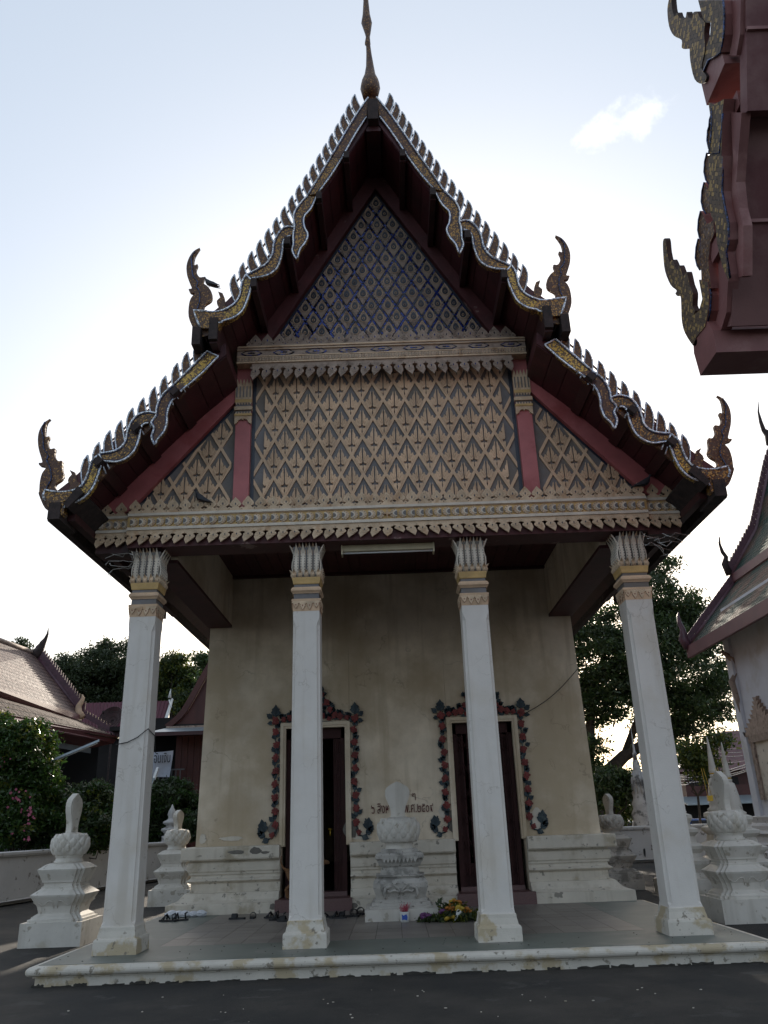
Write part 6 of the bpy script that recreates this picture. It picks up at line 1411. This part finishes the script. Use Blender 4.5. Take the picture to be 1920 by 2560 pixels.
wf = MB(); wf.box(-1.0, 1.0, -.05, .05, -.75, .75); wf = proto_mesh(wf, 'window', 'dark_recess')
for px_ in (1735, 1760, 1800, 1835):
    p = atY(px_, 1955, Yo+.95); o = inst(wf, 'window', e, (p.x, p.y, p.z), scale=(.35, 1, .55))
m = MB(); p = atY(1712, 1966, Yo+.6); m.box(p.x, p.x+8, Yo+.4, Yo+.6, p.z-1.0, p.z); m.build('balcony_panel', 'stucco_old' if False else 'brown_wood', e)
m = MB(); p = atY(1705, 1998, Yo-1); quad(m, (p.x, Yo-2, p.z-.35), (p.x+10, Yo-2, p.z-.35), (p.x+10, Yo+.5, p.z+.2), (p.x, Yo+.5, p.z+.2), 0, .1); m.build('shop_awning', 'steel_grey', e)
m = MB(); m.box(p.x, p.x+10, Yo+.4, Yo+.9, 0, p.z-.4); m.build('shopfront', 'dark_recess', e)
# overhead wires
WL = ['glinting wire of the thick bundle over the brown house, second from its top', 'glinting wire in the middle of the thick bundle over the brown house', 'glinting wire in the lower half of the thick bundle over the brown house', 'lowest long wire of the thick glinting bundle over the brown house', 'topmost glinting wire of the thick bundle over the brown house', 'short wire rising steeply from the bundle beside the rightmost column', 'highest thin wire crossing the brown hipped roof', 'second thin wire from the top crossing the brown hipped roof', 'third thin wire from the top crossing the brown hipped roof', 'lowest thin wire crossing the brown hipped roof', 'highest wire left of the rightmost column, under the big tree', 'second wire from the top left of the rightmost column, under the big tree', 'third wire from the top left of the rightmost column, under the big tree', 'lowest wire left of the rightmost column, under the big tree']
for i, (a, b) in enumerate((((1690, 1938), (1900, 1902)), ((1690, 1946), (1900, 1906)), ((1690, 1950), (1900, 1914)), ((1690, 1958), (1900, 1917)), ((1695, 1942), (1900, 1899)), ((1700, 1962), (1745, 1935)), ((1740, 1862), (1900, 1864)), ((1745, 1872), (1900, 1873)), ((1750, 1881), (1900, 1882)), ((1755, 1900), (1900, 1893)), ((1440, 1966), (1620, 1958)), ((1440, 1971), (1620, 1962)), ((1440, 1978), (1620, 1970)), ((1440, 1992), (1610, 1975)))):
    Yw = 44; A_, B_ = atY(*a, Yw), atY(*b, Yw-2); m = MB(); m.tube([A_+(B_-A_)*t+Vector((0, 0, -.25*math.sin(math.pi*t))) for t in np.linspace(0, 1, 10)], .025 if i < 6 else .016, 4)
    o = m.build('overhead_wire', 'wire_shiny', None, WL[i], 'wire', 'overhead wires beyond the right wall', origin=tuple(A_))
def car(px, py, Y, body, label, rot=0):
    p = atY(px, py, Y); e = empty('parked_car', (p.x, Y, 0), label, 'car', 'cars beyond the right wall'); x, y = p.x, Y
    prof = [(-2.1, .35), (-2.1, .8), (-1.3, .95), (-.8, 1.4), (.9, 1.42), (1.5, .98), (2.1, .9), (2.15, .35)]
    m = MB(); m.prism([(y+u, v) for u, v in prof], YZ, x-.85, x+.85); m.build('body', body, e)
    m = MB(); m.box(x-.72, x+.72, y-1.22, y-.85, .97, 1.32); m.build('windscreen', 'car_glass', e)
    for s in (-1, 1):
        m = MB(); m.box(x+s*.62-.14, x+s*.62+.14, y-2.13, y-2.08, .62, .76); m.build('headlight', 'tube_glass', e)
        for u in (-1.35, 1.3):
            m = MB(); m.loft([[(x+s*.86+dx, y+u+.32*math.cos(a), .32+.32*math.sin(a)) for a in np.linspace(0, 2*math.pi, 13)[:-1]] for dx in (-.1, .04)]); m.build('wheel', 'black_rubber', e)
    return e
car(1740, 2047, 44, 'car_blue', 'blue car seen above the low wall between the rightmost column and the boundary stone')
car(1563, 2055, 46, 'car_white', 'white car glimpsed over the low wall left of the grey stupa')
car(1505, 2060, 50, 'car_blue', 'car half hidden under the yellow awning beyond the right wall')
p = atY(1530, 2000, 40)
e = empty('yellow_parasol', (p.x, 40, 0), 'yellow awning-like parasol beyond the low right wall', 'parasol')
m = MB(); m.lathe([(.01, p.z+.35), (.35, p.z+.25), (.62, p.z-.02), (.62, p.z-.18), (.58, p.z-.05)], (p.x, 40, 0), 10); m.build('canopy', 'yellow_cloth', e)
m = MB(); m.tube([(p.x, 40, 0), (p.x, 40, p.z+.2)], .03, 6); m.build('pole', 'yellow_cloth', e)

# ============================================================ THINGS ON THE PORCH
# incense pot
p = atZ(1012, 2303, FZ); cx, cy = p.x, 2.45
e = empty('incense_pot', (cx, cy, FZ), 'small white and blue pot of pink incense sticks in front of the middle boundary stone', 'incense pot')
m = MB(); m.lathe([(.065, FZ), (.08, FZ+.03), (.082, FZ+.15), (.088, FZ+.165), (.07, FZ+.165), (.06, FZ+.13)], (cx, cy, 0), 14); m.build('pot', 'paper_white', e)
m = MB(); m.prism([(cx-.045, FZ+.04), (cx-.01, FZ+.05), (cx+.04, FZ+.035), (cx+.05, FZ+.09), (cx+.03, FZ+.13), (cx-.02, FZ+.11), (cx-.05, FZ+.13)], XZ, cy-.088, cy-.07); m.build('blue_label', 'incense_blue', e)
ic = MB(); ic.tube([(0, 0, 0), (0, 0, .22)], .0035, 4); ic = proto_mesh(ic, 'incense_stick', 'incense_pink')
for k in range(34): inst(ic, 'incense_stick', e, (cx+random.uniform(-.04, .04), cy+random.uniform(-.04, .04), FZ+.1), (random.uniform(-.35, .35), random.uniform(-.4, .4), 0), (1, 1, random.uniform(.6, 1)))
# offering flowers
cx, cy = .86, 2.4
e = empty('flower_offering', (cx, cy, FZ), 'heap of orange, yellow and purple offering flowers with leaves lying by the middle boundary stone', 'bouquet')
crown('bouquet_leaves', [((cx-.25, cy, FZ+.03), (.25, .2, .05)), ((cx+.1, cy, FZ+.08), (.35, .22, .10)), ((cx+.42, cy+.05, FZ+.04), (.28, .2, .06)), ((cx+.05, cy+.1, FZ+.2), (.2, .15, .08))], 1500, .05, ['foliage_yellow', 'foliage_dark'], e, .05, seed=3, per=10)
fm = MB(); fm.lathe([(.012, 0), (.04, .012), (.045, .03), (.03, .045), (.005, .05)], (0, 0, 0), 9)
fo, fy_, fp_ = (proto_mesh(fm, 'flower_head', x_) for x_ in ('petal_orange', 'petal_yellow', 'petal_purple'))
for pr, n_, cc, sp_ in ((fo, 7, (cx-.02, cy-.05, FZ+.16), .06), (fo, 9, (cx+.25, cy-.02, FZ+.13), .09), (fy_, 8, (cx+.13, cy-.15, FZ+.17), .05), (fp_, 6, (cx-.12, cy-.1, FZ+.12), .06), (fp_, 8, (cx-.45, cy-.02, FZ+.07), .08), (fy_, 7, (cx+.02, cy-.1, FZ+.05), .25), (fy_, 6, (cx+.1, cy+.08, FZ+.26), .1), (fo, 5, (cx+.1, cy+.05, FZ+.25), .08)):
    for k in range(n_): inst(pr, 'flower_head', e, (cc[0]+random.uniform(-sp_, sp_), cc[1]+random.uniform(-sp_, sp_)*.6, cc[2]+random.uniform(-.03, .03)), (random.uniform(-.8, .2), random.uniform(-.6, .6), 0), (random.uniform(.8, 1.2),)*3)
m = MB(); m.tube([(cx+.04, cy-.2, FZ+.02), (cx+.09, cy-.18, FZ+.10), (cx+.13, cy-.16, FZ+.17)], [.006, .03, .05], 8); m.build('paper_cone', 'paper_white', e)
# sandals
def sandal_mesh(strap):
    m = MB(); sole = [(-.045, -.13), (-.05, -.05), (-.038, .02), (-.05, .09), (-.03, .14), (.02, .145), (.05, .10), (.045, .02), (.042, -.06), (.035, -.13), (0, -.145)]
    m.prism(sole, lambda u, v, d: (u, v, d), 0, .022)
    if strap == 'slide':
        m.loft([[(-.052, y, .012), (-.05, y, .05), (-.02, y, .075), (.02, y, .075), (.05, y, .05), (.05, y, .012), (.044, y, .012), (.044, y, .046), (.018, y, .067), (-.018, y, .067), (-.044, y, .046), (-.046, y, .012)] for y in (.0, .09)])
    elif strap == 'thong':
        m.tube([(-.045, -.02, .02), (-.03, .03, .055), (.0, .09, .03)], .010, 5); m.tube([(.045, -.02, .02), (.03, .03, .055), (.0, .09, .03)], .010, 5)
    else:
        m.tube([(-.045, -.10, .02), (-.05, -.09, .08), (0, -.12, .095), (.05, -.09, .08), (.045, -.10, .02)], .009, 5); m.tube([(-.048, .05, .02), (-.03, .04, .07), (.03, .03, .07), (.048, .05, .02)], .013, 5); m.tube([(-.048, .09, .02), (0, .02, .09), (.048, .0, .02)], .011, 5)
    return m
prot = {k: proto_mesh(sandal_mesh(k), 'sandal', 'black_rubber') for k in ('slide', 'thong', 'strap')}
def sandal(px, py, kind, rot, label, tip=0, k=1.12, dy=0):
    p = atZ(px, py, FZ); y = min(p.y, 4.55)
    o = bpy.data.objects.new('sandal', prot[kind].data); col.objects.link(o); o.location = (p.x, y+dy, FZ+.001); o.rotation_euler = (0, tip, rot); o.scale = (k, k, k*1.15)
    tag(o, label, 'sandal', 'footwear left by the wall')
sandal(420, 2304, 'strap', 1.3, 'black strappy sandal in front of the plastic bags, left of the pair', 0, 1.25)
sandal(447, 2302, 'strap', 1.9, 'black strappy sandal in front of the plastic bags, right of the pair', 0, 1.25)
sandal(593, 2298, 'slide', 1.5, 'single black slide sandal lying sideways by the left wall base')
sandal(632, 2295, 'slide', .1, 'single black slide sandal pointing at the wall, between the slide and the door', 0, 1.1)
sandal(680, 2296, 'strap', 1.2, 'black strappy sandal nearest the left door step')
sandal(695, 2301, 'strap', 1.7, 'black sandal beside the left middle column, upper of the heap', 0, 1.15)
sandal(714, 2304, 'slide', 1.4, 'black slide sandal half hidden by the left middle column')
sandal(818, 2294, 'thong', 1.6, 'flat black flip-flop just right of the left middle column')
sandal(845, 2296, 'strap', 1.5, 'black strappy sandal in front of the left door step')
sandal(862, 2293, 'slide', 1.8, 'black slide sandal in front of the left door step, near the stone plinth')
sandal(887, 2290, 'slide', .3, 'bulky black sandal next to the plinth of the middle boundary stone, front one', 0, 1.35)
sandal(903, 2285, 'slide', .2, 'bulky black sandal next to the plinth of the middle boundary stone, rear one', 0, 1.3)
# plastic bags
for k, (px_, s_) in enumerate(((432, 1.0), (448, .9), (462, .9), (482, .8), (500, .9))):
    p = atZ(px_, 2293, FZ); y = 4.55; rr = random.Random(k); m = MB(); rings = []
    for t in np.linspace(0, 1, 8):
        r_ = .11*s_*math.sin(math.pi*min(.97, t*.85+.12))**.7
        rings.append([(p.x+r_*1.25*math.cos(a)*(1+.22*rr.uniform(-1, 1)), y+r_*.9*math.sin(a)*(1+.2*rr.uniform(-1, 1)), FZ+.002+t*.13*s_) for a in np.linspace(0, 2*math.pi, 13)[:-1]])
    m.loft(rings); m.build('plastic_bag', 'plastic_white', None, ['crumpled white plastic bag at the left end of the row by the wall base', 'crumpled white plastic bag second from the left by the wall base', 'middle crumpled white plastic bag in the row by the wall base', 'small crumpled white plastic bag second from the right by the wall base', 'crumpled white plastic bag at the right end of the row by the wall base'][k], 'bag', 'plastic bags by the wall base', origin=(p.x, y, FZ))
# pigeons
def pigeon(x, y, z, rot, label, s=1.0, lean=.0):
    m = MB(); secs = [(-.19, .01, .012, .004), (-.12, .012, .03, .008), (-.06, .02, .042, .03), (0, .03, .055, .05), (.06, .045, .052, .055), (.10, .07, .036, .042), (.125, .10, .022, .026), (.14, .125, .022, .024), (.16, .13, .016, .018), (.178, .125, .004, .006), (.195, .118, .002, .002)]
    m.loft([[(u, w_*math.cos(a), .05+v+h_*math.sin(a)) for a in np.linspace(0, 2*math.pi, 11)[:-1]] for u, v, w_, h_ in secs], 0, True, True)
    b = proto_mesh(m, 'pigeon', 'pigeon_grey'); o = bpy.data.objects.new('pigeon', b.data); col.objects.link(o)
    me = o.data; o.location = (x, y, z); o.rotation_euler = (0, lean, rot); o.scale = (s, s, s); tag(o, label, 'pigeon', 'pigeons on the hall front')
    for sg in (-1, 1):
        w2 = MB(); w2.prism([(-.2, .06), (-.1, .05), (.02, .055), (.06, .08), (.03, .11), (-.06, .1), (-.14, .075)], lambda u, v, d: (u, d, v), sg*.045-.004, sg*.045+.012*sg+.004); w2 = proto_mesh(w2, 'wing', 'pigeon_grey'); c = bpy.data.objects.new('wing', w2.data); col.objects.link(c); c.parent = o
        l2 = MB(); l2.tube([(.01, sg*.02, 0), (.01, sg*.02, .05)], .005, 4); l2 = proto_mesh(l2, 'leg', 'rose_red'); c = bpy.data.objects.new('leg', l2.data); col.objects.link(c); c.parent = o
p = atY(523, 716, YU+.05); pigeon(p.x, YU+.05, p.z-.02, math.pi, 'dark pigeon perched on the neck of the upper left serpent finial', .95, -.3)
p = atY(502, 1243, -.32); pigeon(p.x, -.36, 6.99, math.pi*.95, 'dark pigeon perched among the leaf tips at the left of the frieze', 1.15, -.35)
p = atY(1608, 1203, -.32); pigeon(p.x, -.36, 6.99, 0.1, 'grey pigeon perched among the leaf tips at the right end of the frieze', 1.15, -.2)
# dog in the left doorway
def skin(name, verts, edges, rad, matn, parent=None, sub=2):
    me = bpy.data.meshes.new(name); me.from_pydata(verts, edges, []); o = bpy.data.objects.new(name, me); col.objects.link(o)
    me.materials.append(M[matn]); md = o.modifiers.new('skin', 'SKIN'); md.use_smooth_shade = True
    for i, r_ in enumerate(rad): me.skin_vertices[0].data[i].radius = (r_, r_) if not isinstance(r_, tuple) else r_
    me.skin_vertices[0].data[0].use_root = True
    s_ = o.modifiers.new('sub', 'SUBSURF'); s_.levels = sub; s_.render_levels = sub
    if parent: o.parent = parent
    return o
dv = [(-.22, 0, .50), (0, 0, .50), (.22, 0, .50), (.34, 0, .56), (.44, 0, .66), (.52, 0, .70), (.64, 0, .67),         # pelvis..chest..neck..head..muzzle
      (-.30, 0, .56), (-.38, 0, .62), (-.43, 0, .74), (-.41, 0, .86),                                              # tail
      (-.22, .07, .42), (-.14, .08, .30), (-.27, .08, .19), (-.24, .08, .05), (-.20, .08, .02),
      (-.22, -.07, .42), (-.17, -.08, .30), (-.33, -.08, .20), (-.30, -.08, .05), (-.26, -.08, .02),
      (.24, .07, .42), (.23, .075, .26), (.25, .075, .14), (.25, .075, .03), (.29, .075, .02),
      (.24, -.07, .42), (.26, -.075, .26), (.23, -.075, .14), (.25, -.075, .03), (.29, -.075, .02)]
de = [(0, 1), (1, 2), (2, 3), (3, 4), (4, 5), (5, 6), (0, 7), (7, 8), (8, 9), (9, 10), (0, 11), (11, 12), (12, 13), (13, 14), (14, 15), (0, 16), (16, 17), (17, 18), (18, 19), (19, 20), (2, 21), (21, 22), (22, 23), (23, 24), (24, 25), (2, 26), (26, 27), (27, 28), (28, 29), (29, 30)]
dr_ = [.10, .095, .12, .09, .06, .065, .032, .04, .022, .018, .012, .07, .05, .026, .022, .026, .07, .05, .026, .022, .026, .06, .035, .026, .022, .026, .06, .035, .026, .022, .026]
dog = skin('dog', dv, de, dr_, 'dog_fur'); dog.location = (-2.02, 5.0, .475); dog.rotation_euler = (0, 0, .25); dog.scale = (.95,)*3
tag(dog, 'brown short-haired dog with raised tail standing in the left doorway behind the column', 'dog')
for s in (-1, 1):
    m = MB(); m.prism([(0, 0), (.05, .0), (.01, .09)], lambda u, v, d: (u+.47, d, v+.73), s*.04-.008, s*.04+.008); pe = proto_mesh(m, 'ear', 'dog_fur'); o = bpy.data.objects.new('ear', pe.data); col.objects.link(o); o.parent = dog
# fallen petals and grit on the yard and porch
m = MB(); rr = random.Random(5)
for k in range(110):
    x, y = rr.uniform(-7, 7), rr.uniform(-6.5, -1.7); r_ = rr.uniform(.005, .02); m.prism([(x+r_*math.cos(a)*rr.uniform(.6, 1), y+r_*math.sin(a)*rr.uniform(.6, 1)) for a in (0, 1.2, 2.5, 3.8, 5)], lambda u, v, d: (u, v, d), .001, .006)
m.build('yard_litter', 'base_plaster', kind='stuff')
m = MB()
for k in range(60):
    x, y = rr.uniform(-4.7, 4.7), rr.uniform(-1.0, 0.2); r_ = rr.uniform(.005, .014); m.prism([(x+r_*math.cos(a)*rr.uniform(.6, 1), y+r_*math.sin(a)*rr.uniform(.6, 1)) for a in (0, 1.2, 2.5, 3.8, 5)], lambda u, v, d: (u, v, d), FZ+.001, FZ+.006)
m.build('porch_litter', 'old_wood', kind='stuff')
